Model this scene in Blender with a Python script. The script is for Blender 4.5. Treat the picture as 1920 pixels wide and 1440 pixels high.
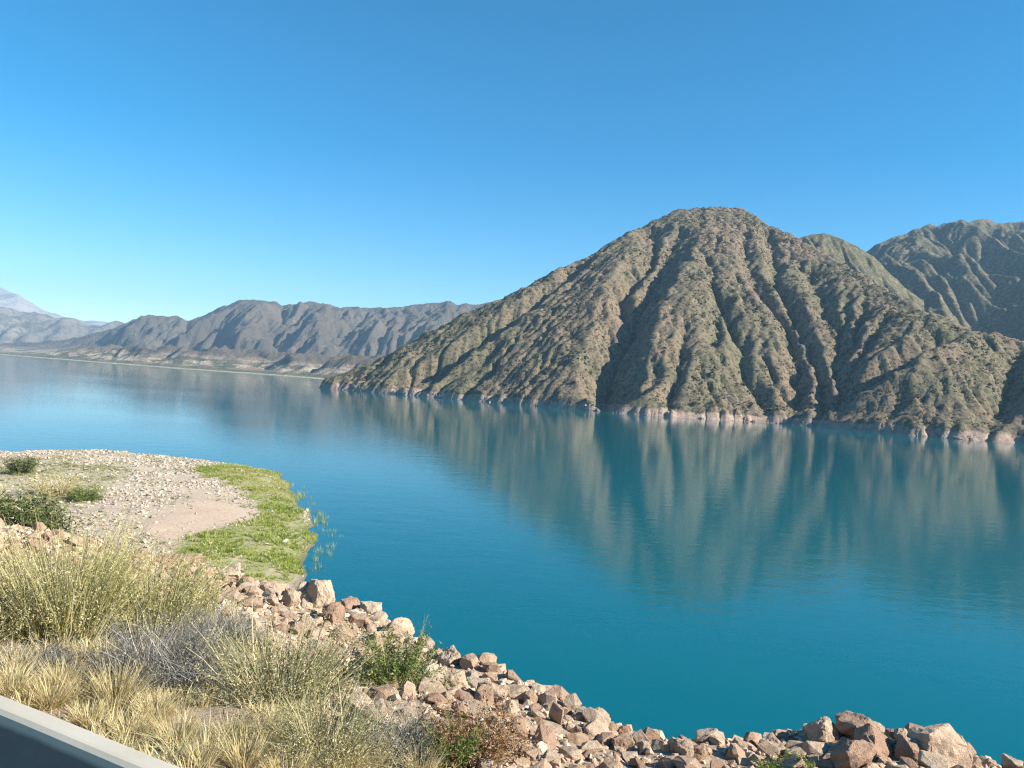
import bpy, bmesh, math, random
import numpy as np
from mathutils import Vector, Matrix

for _o in list(bpy.data.objects):
    bpy.data.objects.remove(_o)
scene = bpy.context.scene
COL = scene.collection
R = math.radians
rng = np.random.default_rng(7)
random.seed(7)

# ------------------------------------------------------------------ camera
H = 20.0                      # eye height above the lake (lake surface is z = 0)
FPX = 1397.0                  # focal length in photograph pixels (1920 wide)
ROLL = R(3.6)
PITCH = R(-0.31)
fwd = np.array([0, math.cos(PITCH), math.sin(PITCH)])
up0 = np.array([0, -math.sin(PITCH), math.cos(PITCH)])
xax = np.array([1.0, 0, 0])
cr, sr = math.cos(ROLL), math.sin(ROLL)
RIGHT = cr * xax + sr * up0
UP = -sr * xax + cr * up0
CAM = np.array([0.0, 0.0, H])
cam_d = bpy.data.cameras.new('camera')
cam = bpy.data.objects.new('camera', cam_d)
COL.objects.link(cam)
cam_d.sensor_width = 36.0
cam_d.lens = 36.0 * FPX / 1920.0
cam_d.clip_start = 0.1
cam_d.clip_end = 60000
cam.matrix_world = Matrix(((RIGHT[0], UP[0], -fwd[0], CAM[0]), (RIGHT[1], UP[1], -fwd[1], CAM[1]),
                           (RIGHT[2], UP[2], -fwd[2], CAM[2]), (0, 0, 0, 1)))
scene.camera = cam

# ------------------------------------------------------------------ sky, sun, exposure
SUN_AZ, SUN_EL = R(107), R(31)
world = bpy.data.worlds.new('World')
scene.world = world
world.use_nodes = True
_nt = world.node_tree
_bg = _nt.nodes['Background']
_sky = _nt.nodes.new('ShaderNodeTexSky')
_sky.sky_type = 'NISHITA'
_sky.sun_disc = False
_sky.sun_elevation = SUN_EL
_sky.sun_rotation = SUN_AZ
_sky.altitude = 1400
_sky.air_density = 1.0
_sky.dust_density = 0.1
_sky.ozone_density = 2.0
_hs = _nt.nodes.new('ShaderNodeHueSaturation')
_hs.inputs['Hue'].default_value = 0.490
_hs.inputs['Saturation'].default_value = 1.53
_hs.inputs['Value'].default_value = 1.0
_nt.links.new(_sky.outputs[0], _hs.inputs['Color'])
_nt.links.new(_hs.outputs[0], _bg.inputs[0])
_bg.inputs[1].default_value = 0.075
sun_d = bpy.data.lights.new('sun', 'SUN')
sun_d.energy = 5.0
sun_d.angle = R(0.53)
sun_d.color = (1.0, 0.93, 0.81)
sun = bpy.data.objects.new('sun', sun_d)
COL.objects.link(sun)
SUNV = Vector((math.sin(SUN_AZ) * math.cos(SUN_EL), math.cos(SUN_AZ) * math.cos(SUN_EL), math.sin(SUN_EL)))
sun.rotation_euler = (-SUNV).to_track_quat('-Z', 'Y').to_euler()
sun.location = (60, -20, 80)
vs = scene.view_settings
vs.view_transform = 'Standard'
vs.look = 'None'
vs.exposure = 1.3
vs.gamma = 1.0
vs.use_curve_mapping = False
scene.cycles.use_denoising = True
scene.cycles.denoiser = 'OPENIMAGEDENOISE'
scene.cycles.denoising_input_passes = 'RGB_ALBEDO_NORMAL'
scene.cycles.denoising_prefilter = 'NONE'
scene.cycles.pixel_filter_type = 'BLACKMAN_HARRIS'
scene.cycles.filter_width = 1.2
scene.cycles.max_bounces = 6
scene.cycles.diffuse_bounces = 2
scene.cycles.glossy_bounces = 3
scene.cycles.volume_bounces = 0
scene.cycles.transparent_max_bounces = 8


# ------------------------------------------------------------------ small helpers
def pixdir(px, py):
    px = np.asarray(px, float); py = np.asarray(py, float)
    u = (px - 960) / FPX; v = (720 - py) / FPX
    return fwd + u[..., None] * RIGHT + v[..., None] * UP


def ue(px, py):
    """pixel -> (x/y, rise per metre of y)"""
    d = pixdir(px, py)
    return d[..., 0] / d[..., 1], d[..., 2] / d[..., 1]


def on_plane(px, py, z=0.0):
    d = pixdir(px, py)
    t = (z - H) / d[..., 2]
    return CAM + t[..., None] * d


_perm = rng.permutation(4096)
_gang = rng.uniform(0, 2 * np.pi, 4096)
_gx, _gy = np.cos(_gang), np.sin(_gang)


def noise(x, y, seed=0):
    """gradient noise about -1..1"""
    x = np.asarray(x, float) + seed * 17.31; y = np.asarray(y, float) - seed * 9.77
    xi = np.floor(x).astype(np.int64); yi = np.floor(y).astype(np.int64)
    xf = x - xi; yf = y - yi
    u = xf * xf * xf * (xf * (xf * 6 - 15) + 10); v = yf * yf * yf * (yf * (yf * 6 - 15) + 10)

    def g(ix, iy, dx, dy):
        h = _perm[(_perm[(ix + seed * 131) & 4095] + iy) & 4095]
        return _gx[h] * dx + _gy[h] * dy
    a = g(xi, yi, xf, yf); b = g(xi + 1, yi, xf - 1, yf)
    c = g(xi, yi + 1, xf, yf - 1); d = g(xi + 1, yi + 1, xf - 1, yf - 1)
    return 1.5 * ((a * (1 - u) + b * u) * (1 - v) + (c * (1 - u) + d * u) * v)


def fbm(x, y, octs=4, seed=0, gain=0.5):
    s = 0; a = 1.0; f = 1.0
    for o in range(octs):
        s = s + a * noise(x * f, y * f, seed + o)
        a *= gain; f *= 2.03
    return s


def ridged(x, y, octs=3, seed=0):
    s = 0; a = 1.0; f = 1.0
    for o in range(octs):
        s = s + a * (1 - 2 * np.abs(noise(x * f, y * f, seed + o)))
        a *= 0.5; f *= 2.1
    return s


def smoothstep(a, b, x):
    t = np.clip((x - a) / (b - a), 0, 1)
    return t * t * (3 - 2 * t)


def mesh_np(name, verts, faces, mat, parent=None, smooth=False, attrs=None):
    """faces: (n,3) or (n,4) int array"""
    verts = np.ascontiguousarray(verts, np.float32); faces = np.ascontiguousarray(faces, np.int32)
    k = faces.shape[1]
    me = bpy.data.meshes.new(name)
    me.vertices.add(len(verts)); me.vertices.foreach_set('co', verts.ravel())
    me.loops.add(faces.size); me.loops.foreach_set('vertex_index', faces.ravel())
    me.polygons.add(len(faces))
    me.polygons.foreach_set('loop_start', np.arange(0, faces.size, k, dtype=np.int32))
    me.polygons.foreach_set('use_smooth', np.full(len(faces), smooth))
    me.update(calc_edges=True)
    for an, av in (attrs or {}).items():
        at = me.attributes.new(an, 'FLOAT', 'POINT')
        at.data.foreach_set('value', np.ascontiguousarray(av, np.float32).ravel())
    if mat:
        me.materials.append(mat)
    ob = bpy.data.objects.new(name, me)
    COL.objects.link(ob)
    if parent is not None:
        ob.parent = parent
    return ob


def tag(o, label=None, cat=None, group=None, kind=None):
    if label: o['label'] = label
    if cat: o['category'] = cat
    if group: o['group'] = group
    if kind: o['kind'] = kind
    return o


def empty(name, loc=(0, 0, 0)):
    o = bpy.data.objects.new(name, None)
    o.empty_display_size = 0.3
    COL.objects.link(o)
    o.location = loc
    return o


# ------------------------------------------------------------------ materials
class NT:
    def __init__(self, name):
        self.m = bpy.data.materials.new(name); self.m.use_nodes = True
        self.t = self.m.node_tree; self.n = self.t.nodes
        self.b = self.n['Principled BSDF']
        self.pos = None

    def new(self, t, **k):
        n = self.n.new('ShaderNode' + t)
        for a, b in k.items(): setattr(n, a, b)
        return n

    def link(self, a, b):
        self.t.links.new(a, b); return b

    def P(self):
        if self.pos is None: self.pos = self.new('NewGeometry')
        return self.pos.outputs['Position']

    def noise(self, scale, detail=4, rough=0.55, vec=None, dim='3D'):
        n = self.new('TexNoise'); n.inputs['Scale'].default_value = scale
        n.inputs['Detail'].default_value = detail; n.inputs['Roughness'].default_value = rough
        self.link(vec if vec is not None else self.P(), n.inputs['Vector'])
        return n.outputs['Fac']

    def vec_scale(self, sx, sy, sz, vec=None):
        n = self.new('VectorMath', operation='MULTIPLY'); n.inputs[1].default_value = (sx, sy, sz)
        self.link(vec if vec is not None else self.P(), n.inputs[0])
        return n.outputs[0]

    def ramp(self, fac, stops, interp='LINEAR'):
        n = self.new('ValToRGB'); n.color_ramp.interpolation = interp
        e = n.color_ramp.elements
        while len(e) < len(stops): e.new(0.5)
        for el, (p, c) in zip(e, stops):
            el.position = p
            el.color = (c, c, c, 1) if isinstance(c, (int, float)) else (*c, 1)
        self.link(fac, n.inputs[0])
        return n.outputs[0]

    def mix(self, fac, a, b):
        n = self.new('Mix', data_type='RGBA')
        for i, v in ((0, fac), (6, a), (7, b)):
            if isinstance(v, (int, float)): n.inputs[i].default_value = v
            elif isinstance(v, tuple): n.inputs[i].default_value = (*v, 1)
            else: self.link(v, n.inputs[i])
        return n.outputs[2]

    def math(self, op, a, b=0.0, clamp=False):
        n = self.new('Math', operation=op); n.use_clamp = clamp
        for i, v in ((0, a), (1, b)):
            if isinstance(v, (int, float)): n.inputs[i].default_value = v
            else: self.link(v, n.inputs[i])
        return n.outputs[0]

    def attr(self, name):
        n = self.new('Attribute'); n.attribute_name = name
        return n.outputs['Fac']

    def sep(self, axis='Z'):
        n = self.new('SeparateXYZ'); self.link(self.P(), n.inputs[0])
        return n.outputs[axis]

    def bump(self, h, dist, strength=1.0):
        n = self.new('Bump'); n.inputs['Distance'].default_value = dist
        n.inputs['Strength'].default_value = strength
        self.link(h, n.inputs['Height']); self.link(n.outputs[0], self.b.inputs['Normal'])

    def done(self, col, rough=0.9, spec=0.2):
        if isinstance(col, tuple): self.b.inputs['Base Color'].default_value = (*col, 1)
        else: self.link(col, self.b.inputs['Base Color'])
        if isinstance(rough, (int, float)): self.b.inputs['Roughness'].default_value = rough
        else: self.link(rough, self.b.inputs['Roughness'])
        self.b.inputs['Specular IOR Level'].default_value = spec
        return self.m


def mat_hill(name, soil_a, soil_b, green, ring=True, scale=1.0, patch=0.5):
    t = NT(name)
    big = t.noise(0.012 * scale, 5, 0.6)
    col = t.mix(t.ramp(big, [(0.42, 0.0), (0.58, 1.0)]), soil_a, soil_b)
    col = t.mix(t.math('MULTIPLY', t.ramp(t.noise(0.05 * scale, 5, 0.7), [(0.56, 0.0), (0.66, 1.0)]), 0.6), col, tuple(min(1, 1.35 * c) for c in soil_b))
    wash = t.attr('wash')                       # gullies carry more green
    fine = t.noise(0.33 * scale, 3, 0.65)
    veg = t.math('ADD', fine, t.math('MULTIPLY', wash, 0.22))
    col = t.mix(t.math('MULTIPLY', t.ramp(veg, [(patch, 0.0), (patch + 0.1, 1.0)]), 0.85), col, green)
    if ring:
        z = t.sep('Z')
        zz = t.math('ADD', z, t.math('MULTIPLY', t.noise(0.06, 4), 9.0))
        band = t.math('SUBTRACT', 1.0, t.math('DIVIDE', t.math('SUBTRACT', zz, 9.0), 1.4, clamp=True), clamp=True)
        rock = t.ramp(t.noise(0.25, 5, 0.7), [(0.3, (0.18, 0.125, 0.10)), (0.5, (0.31, 0.22, 0.17)), (0.7, (0.40, 0.32, 0.255))])
        col = t.mix(band, col, rock)
    t.bump(t.noise(0.5 * scale, 4, 0.7), 1.2 / scale, 0.7)
    return t.done(col, 0.95, 0.1)


# ------------------------------------------------------------------ terrain tools
def erode(h, dx, iters, K, base, m=0.5, diff=0.06, talus=0.95):
    """stream-power incision (implicit, level by level) with hillslope creep: gives branching gullies"""
    ny, nx = h.shape
    N = ny * nx
    idx = np.arange(N).reshape(ny, nx)
    offs = [(-1, -1), (-1, 0), (-1, 1), (0, -1), (0, 1), (1, -1), (1, 0), (1, 1)]
    fixed = base.copy()
    fixed[0, :] = fixed[-1, :] = True; fixed[:, 0] = fixed[:, -1] = True
    area = None
    for it in range(iters):
        best = np.zeros((ny, nx)); rec = idx.copy(); dist = np.full((ny, nx), dx)
        hp = np.pad(h, 1, mode='edge')
        for oy, ox in offs:
            d = dx * math.hypot(oy, ox)
            s = (h - hp[1 + oy:1 + oy + ny, 1 + ox:1 + ox + nx]) / d
            s = s * (1 + 0.05 * rng.standard_normal())
            b = s > best
            best[b] = s[b]; rec[b] = (idx + oy * nx + ox)[b]; dist[b] = d
        rec[fixed] = idx[fixed]
        r = rec.ravel(); dd = dist.ravel()
        dep = (r != np.arange(N)).astype(np.int64); p = r.copy()
        for _ in range(14):
            nd = dep + dep[p]
            if np.array_equal(nd, dep): break
            dep = nd; p = p[p]
        order = np.argsort(dep, kind='stable')
        cnt = np.bincount(dep); ends = np.cumsum(cnt)
        A = np.full(N, dx * dx)
        levels = [order[ends[l - 1]:ends[l]] for l in range(1, len(cnt))]
        for lv in reversed(levels):
            np.add.at(A, r[lv], A[lv])
        hf = h.ravel().copy()
        Fk = K * A ** m / dd
        for lv in levels:
            f = Fk[lv]
            hf[lv] = (hf[lv] + f * hf[r[lv]]) / (1 + f)
        h = hf.reshape(ny, nx)
        for _ in range(2):                                   # slumping of walls steeper than repose, and creep
            hp = np.pad(h, 1, mode='edge')
            lap = hp[:-2, 1:-1] + hp[2:, 1:-1] + hp[1:-1, :-2] + hp[1:-1, 2:] - 4 * h
            dh = diff * lap
            for oy, ox in ((-1, 0), (1, 0), (0, -1), (0, 1)):
                df = h - hp[1 + oy:1 + oy + ny, 1 + ox:1 + ox + nx]
                dh -= 0.12 * np.sign(df) * np.maximum(np.abs(df) - talus * dx, 0)
            dh[fixed] = 0
            h = h + dh
        area = A.reshape(ny, nx)
    return h, area


def bilin(a, ys, xs):
    """sample grid a at fractional index arrays"""
    ny, nx = a.shape
    ys = np.clip(ys, 0, ny - 1.001); xs = np.clip(xs, 0, nx - 1.001)
    y0 = ys.astype(int); x0 = xs.astype(int); fy = ys - y0; fx = xs - x0
    return (a[y0, x0] * (1 - fx) + a[y0, x0 + 1] * fx) * (1 - fy) + (a[y0 + 1, x0] * (1 - fx) + a[y0 + 1, x0 + 1] * fx) * fy


def cubic_up(a, f):
    """separable Catmull-Rom upsampling by integer factor f"""
    def up(a):
        n = a.shape[0]
        ap = np.concatenate([a[:1], a, a[-1:], a[-1:]])
        out = []
        for k in range(f):
            t = k / f
            w = (-.5 * t + t * t - .5 * t ** 3, 1 - 2.5 * t * t + 1.5 * t ** 3, .5 * t + 2 * t * t - 1.5 * t ** 3, -.5 * t * t + .5 * t ** 3)
            out.append(w[0] * ap[0:n] + w[1] * ap[1:n + 1] + w[2] * ap[2:n + 2] + w[3] * ap[3:n + 3])
        r = np.stack(out, 1).reshape(n * f, *a.shape[1:])
        return r[:(n - 1) * f + 1]
    return up(up(a).T).T


def grid_mesh(name, X, Y, Z, mat, keep=None, attrs=None, smooth=True):
    ny, nx = Z.shape
    v = np.stack([X, Y, Z], -1).reshape(-1, 3)
    i = np.arange(ny * nx).reshape(ny, nx)
    q = np.stack([i[:-1, :-1], i[:-1, 1:], i[1:, 1:], i[1:, :-1]], -1).reshape(-1, 4)
    at = {k: a.ravel() for k, a in (attrs or {}).items()}
    if keep is not None:
        kq = keep.ravel()[q].any(1)
        q = q[kq]
        used = np.zeros(len(v), bool); used[q.ravel()] = True
        remap = np.cumsum(used) - 1
        v = v[used]; q = remap[q]; at = {k: a[used] for k, a in at.items()}
    return mesh_np(name, v, q, mat, smooth=smooth, attrs=at)


def seg_dist(X, Y, pts):
    """distance to a polyline (x, y, w...) and the interpolated remaining columns"""
    best = np.full(X.shape, 1e9); par = [np.zeros(X.shape) for _ in range(pts.shape[1] - 2)]
    for a, b in zip(pts[:-1], pts[1:]):
        ab = b[:2] - a[:2]
        t = np.clip(((X - a[0]) * ab[0] + (Y - a[1]) * ab[1]) / (ab @ ab + 1e-9), 0, 1)
        d = np.hypot(X - a[0] - t * ab[0], Y - a[1] - t * ab[1])
        m = d < best
        best[m] = d[m]
        for k in range(len(par)):
            par[k][m] = (a[2 + k] + t * (b[2 + k] - a[2 + k]))[m]
    return best, par


# ------------------------------------------------------------------ the lake
def make_lake():
    t = NT('lake_water')
    P = t.P()
    small = t.noise(1.1, 3, 0.6, t.vec_scale(0.75, 1.25, 1))
    mid = t.noise(0.22, 3, 0.55, t.vec_scale(0.7, 1.3, 1))
    gust = t.ramp(t.noise(0.006, 3, 0.5, t.vec_scale(0.6, 1.5, 1)), [(0.35, 0.35), (0.65, 1.0)])
    h = t.math('MULTIPLY', t.math('ADD', t.math('MULTIPLY', small, 0.045), t.math('MULTIPLY', mid, 0.11)), gust)
    t.bump(h, 1.0, 0.45)
    t.b.inputs['IOR'].default_value = 1.333
    t.done((0.0, 0.094, 0.120), 0.05, 0.5)
    xs = np.linspace(-6000, 3000, 60); ys = np.concatenate([np.linspace(-60, 400, 40), np.linspace(420, 5200, 60)])
    X, Y = np.meshgrid(xs, ys)
    o = grid_mesh('lake', X, Y, np.zeros_like(X), t.m)
    tag(o, kind='structure')


make_lake()

# ------------------------------------------------------------------ the big hill across the lake
SHORE = np.array([(595, 727), (677, 733.5), (730, 738), (780, 742), (872, 750), (960, 757.5), (1084, 768), (1134, 772.5), (1233, 780), (1260, 782),
                  (1380, 789), (1462, 794), (1522, 799), (1597, 806), (1710, 817), (1819, 825), (1912, 831), (2100, 848), (2500, 888)], float)
SKY_HILL = np.array([(595, 725), (640, 703), (690, 680), (740, 655), (800, 625), (850, 597), (866, 588), (885, 585), (905, 575), (930, 563), (960, 550), (1000, 528),
                     (1050, 503), (1100, 480), (1150, 452), (1200, 425), (1240, 405), (1270, 394), (1300, 391), (1335, 392), (1365, 390), (1390, 392),
                     (1410, 401), (1440, 420), (1470, 433), (1500, 447), (1545, 473), (1600, 505), (1660, 540), (1700, 567), (1760, 596), (1830, 622),
                     (1920, 638), (2050, 668), (2250, 720), (2500, 800)], float)
GULLIES = [  # traced from the photograph; (points, depth m, half width m)
    ([(1112, 480), (985, 572), (879, 643), (808, 693), (744, 731)], 19, 22),
    ([(1073, 530), (950, 608), (861, 672), (787, 735)], 15, 25),
    ([(930, 655), (870, 700), (826, 740)], 10, 18),
    ([(960, 672), (921, 693), (872, 745)], 9, 17),
    ([(720, 675), (698, 698), (680, 726)], 6, 13),
    ([(1226, 430), (1225, 470), (1170, 537), (1185, 575)], 20, 34),
    ([(1270, 440), (1233, 502), (1195, 560), (1180, 595), (1141, 672), (1148, 714), (1134, 768)], 27, 42),
    ([(1140, 545), (1130, 620), (1110, 680)], 9, 22),
    ([(1230, 690), (1215, 730), (1180, 765)], 9, 20),
    ([(1395, 430), (1399, 484), (1421, 529), (1440, 566), (1475, 600), (1496, 660), (1500, 720), (1489, 780)], 15, 30),
    ([(1440, 435), (1459, 525), (1490, 585), (1526, 656), (1545, 710), (1543, 780)], 14, 28),
    ([(1350, 560), (1391, 645), (1395, 697), (1425, 727), (1440, 775)], 13, 28),
    ([(1290, 600), (1275, 671), (1260, 735), (1249, 776)], 11, 24),
    ([(1330, 480), (1345, 560), (1340, 640)], 7, 22),
    ([(1520, 500), (1549, 570), (1575, 637), (1579, 697), (1590, 738), (1560, 770), (1537, 796)], 17.5, 40),
    ([(1592, 560), (1578, 640)], 11, 16), ([(1622, 578), (1582, 672)], 13, 16), ([(1655, 602), (1588, 705)], 11, 15),
    ([(1770, 640), (1720, 665), (1655, 705), (1590, 742)], 18, 30),
    ([(1905, 660), (1880, 720), (1868, 770), (1862, 815)], 14, 26),
    ([(1690, 745), (1680, 775), (1670, 800)], 4, 16),
]


def hill_profile(pix_shore, pix_sky, slope):
    us, es = ue(pix_shore[:, 0], pix_shore[:, 1])
    ys = -H / es
    ur, er = ue(pix_sky[:, 0], pix_sky[:, 1])
    ysr = np.interp(ur, us, ys)
    yr = (ysr + H / slope) / (1 - er / slope)
    zr = H + er * yr
    return us, ys, ur, yr, zr, er


def build_hill():
    us, ys, ur, yr, zr, er = hill_profile(SHORE, SKY_HILL, 0.585)
    dx = 3.6
    xs = np.arange(-330, 900, dx); yv = np.arange(330, 1500, dx)
    X, Y = np.meshgrid(xs, yv)
    U = X / Y
    Us = np.clip(U, us[0] - 0.02, us[-1])
    S = np.interp(Us, us, ys) + 5 * fbm(X / 60, Y / 60, 3, 3)
    Yr = np.interp(Us, ur, yr); Zr = np.interp(Us, ur, zr)
    Zr = Zr - np.clip((us[0] - U), 0, 1) * 2500              # beyond the tip the ridge dives under water
    L = np.maximum(Yr - S, 6)
    t = (Y - S) / L
    front = Zr * (t + 0.06 * np.sin(np.pi * np.clip(t, 0, 1)))
    back = Zr - 0.5 * (Y - Yr)
    k = 10.0
    a, b = front, back
    hm = np.clip(0.5 + 0.5 * (b - a) / k, 0, 1)
    base = b * (1 - hm) + a * hm - k * hm * (1 - hm) + 0.25 * k   # rounded ridge
    base = np.where(t < 0, np.maximum((Y - S) * 0.45, -6), base)
    base = np.where(U < us[0] - 0.002, -6.0, np.minimum(base, 0.5 + np.clip(U - us[0], 0, 9) * 1200))
    # carve traced gullies
    dep = np.zeros_like(base)
    for pts, depth, w in GULLIES:
        p = np.array(pts, float)
        u, e = ue(p[:, 0], p[:, 1])
        s_ = np.interp(u, us, ys); r_ = np.interp(u, ur, yr); z_ = np.interp(u, ur, zr)
        tt = np.linspace(0, 1, 400)[None, :]
        yy = s_[:, None] + tt * (r_ - s_)[:, None]
        zz = z_[:, None] * (tt + 0.06 * np.sin(np.pi * tt))
        k_ = np.argmin(np.abs((zz - H) / yy - e[:, None]), 1)
        yg = yy[np.arange(len(k_)), k_]; xg = u * yg
        n = len(p)
        if depth < 18: depth, w = depth * 0.75, w * 0.55
        else: w = w * 0.85
        dd = 1.45 * depth * np.clip(np.linspace(0.45, 1.1, n), 0, 1)
        pl = np.stack([xg, yg, dd], 1)
        x0, x1, y0, y1 = xg.min() - w, xg.max() + w, yg.min() - w, yg.max() + w
        m = (X > x0) & (X < x1) & (Y > y0) & (Y < y1)
        wob = 4 * fbm(X[m] / 22, Y[m] / 22, 3, 11)
        d, (dv,) = seg_dist(X[m] + wob, Y[m] + 5 * fbm(X[m] / 25, Y[m] / 25, 2, 15), pl)
        c = dv * np.clip(1 - d / (0.78 * w), 0, 1) ** 1.0
        dep[m] = np.maximum(dep[m], c)
    hh = base - dep * smoothstep(-2, 26, base)
    # the spur that shuts in the shaded bowl on the right
    p = np.array([(1572, 778), (1625, 742), (1680, 716), (1745, 700), (1792, 660), (1835, 632)], float)
    u, e = ue(p[:, 0], p[:, 1])
    s_ = np.interp(u, us, ys); r_ = np.interp(u, ur, yr); z_ = np.interp(u, ur, zr)
    tt = np.linspace(0, 1, 400)[None, :]
    yy = s_[:, None] + tt * (r_ - s_)[:, None]
    k_ = np.argmin(np.abs((z_[:, None] * (tt + 0.06 * np.sin(np.pi * tt)) - H) / yy - e[:, None]), 1)
    yg = yy[np.arange(len(k_)), k_]
    d, (hv,) = seg_dist(X + 4 * fbm(X / 25, Y / 25, 2, 17), Y, np.stack([u * yg, yg, np.array([4, 11, 15, 15, 11, 3.0])], 1))
    hh = hh + hv * np.clip(1 - d / 24, 0, 1) * smoothstep(2, 20, base)
    # ribs and noise for the water to find
    rel = smoothstep(2, 40, base)
    hh = hh + rel * (2.2 * fbm(X / 60, Y / 60, 4, 21) + 0.7 * rng.standard_normal(X.shape))
    sea = base < -1.0
    hh, area = erode(hh, dx, 12, 0.008, sea, m=0.47, diff=0.003, talus=1.6)
    hh = np.where(sea, base, hh)
    # bring the skyline back to where it stood
    f = 2
    Z = cubic_up(hh, f); ar = cubic_up(np.log(area), f)
    xs2 = xs[0] + np.arange(Z.shape[1]) * dx / f; ys2 = yv[0] + np.arange(Z.shape[0]) * dx / f
    X2, Y2 = np.meshgrid(xs2, ys2)
    sea2 = Z < 0.2
    Zf = Z + smoothstep(2, 20, Z) * (0.8 * fbm(X2 / 13, Y2 / 13, 3, 23) + 0.35 * rng.standard_normal(Z.shape))
    Zf, ar2 = erode(Zf, dx / f, 9, 0.028, sea2, m=0.45, diff=0.001, talus=1.8)
    Z = np.where(sea2, Z, Zf)
    ar = 0.5 * ar + 0.5 * np.log(ar2)
    U2 = X2 / Y2; E2 = (Z - H) / Y2
    bins = np.linspace(-0.28, 0.72, 90)
    top = np.array([E2[(np.abs(U2 - b_) < 0.006)].max() for b_ in bins])
    want = np.interp(bins, ur, er)
    want_z = want + H / 900; top_z = top + H / 900
    ratio = np.clip(np.where(want_z > 0.02, want_z / np.maximum(top_z, 1e-3), 1), 0.8, 1.3)
    ratio = np.convolve(np.pad(ratio, 2, mode='edge'), np.ones(5) / 5, 'valid')
    rr = np.interp(U2, bins, ratio)
    Z = np.where(Z > 0, Z * (1 + (rr - 1) * smoothstep(0, 30, Z)), Z)
    # crags: small outcrops, strongest near the shore and on the ribs
    crag = ridged(X2 / 14, Y2 / 14, 3, 31)
    mask = 0.1 + smoothstep(0.1, 0.6, fbm(X2 / 60, Y2 / 60, 3, 35)) + 1.3 * smoothstep(14, 2, Z)
    Z = Z + np.where(Z > 0.1, mask * 1.6 * np.clip(crag, -0.4, 1.4) * smoothstep(0, 3, Z), 0)
    Z = Z + 0.4 * fbm(X2 / 5.0, Y2 / 5.0, 2, 37) * smoothstep(0, 4, Z)
    # bathtub-ring: steeper rocky toe
    Z = np.where(Z > 0, Z + 2.4 * smoothstep(0, 2.5, Z) * np.clip(0.5 + 1.1 * fbm(X2 / 22, Y2 / 22, 4, 41), 0, 2), Z)
    ar = (ar - ar.min()) / (ar.max() - ar.min())
    Yr2 = np.interp(np.clip(U2, us[0], us[-1]), ur, yr)
    keep = (Z > -4.5) & (Y2 < Yr2 + 190)
    mat = mat_hill('hill_soil', (0.150, 0.128, 0.080), (0.190, 0.138, 0.096), (0.050, 0.052, 0.027))
    o = grid_mesh('hill', X2, Y2, Z, mat, keep=keep, attrs={'wash': np.clip((ar - 0.25) * 2.2, 0, 1)})
    tag(o, kind='structure')
    return xs2, ys2, Z, ar, Yr2


hill = build_hill()


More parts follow.
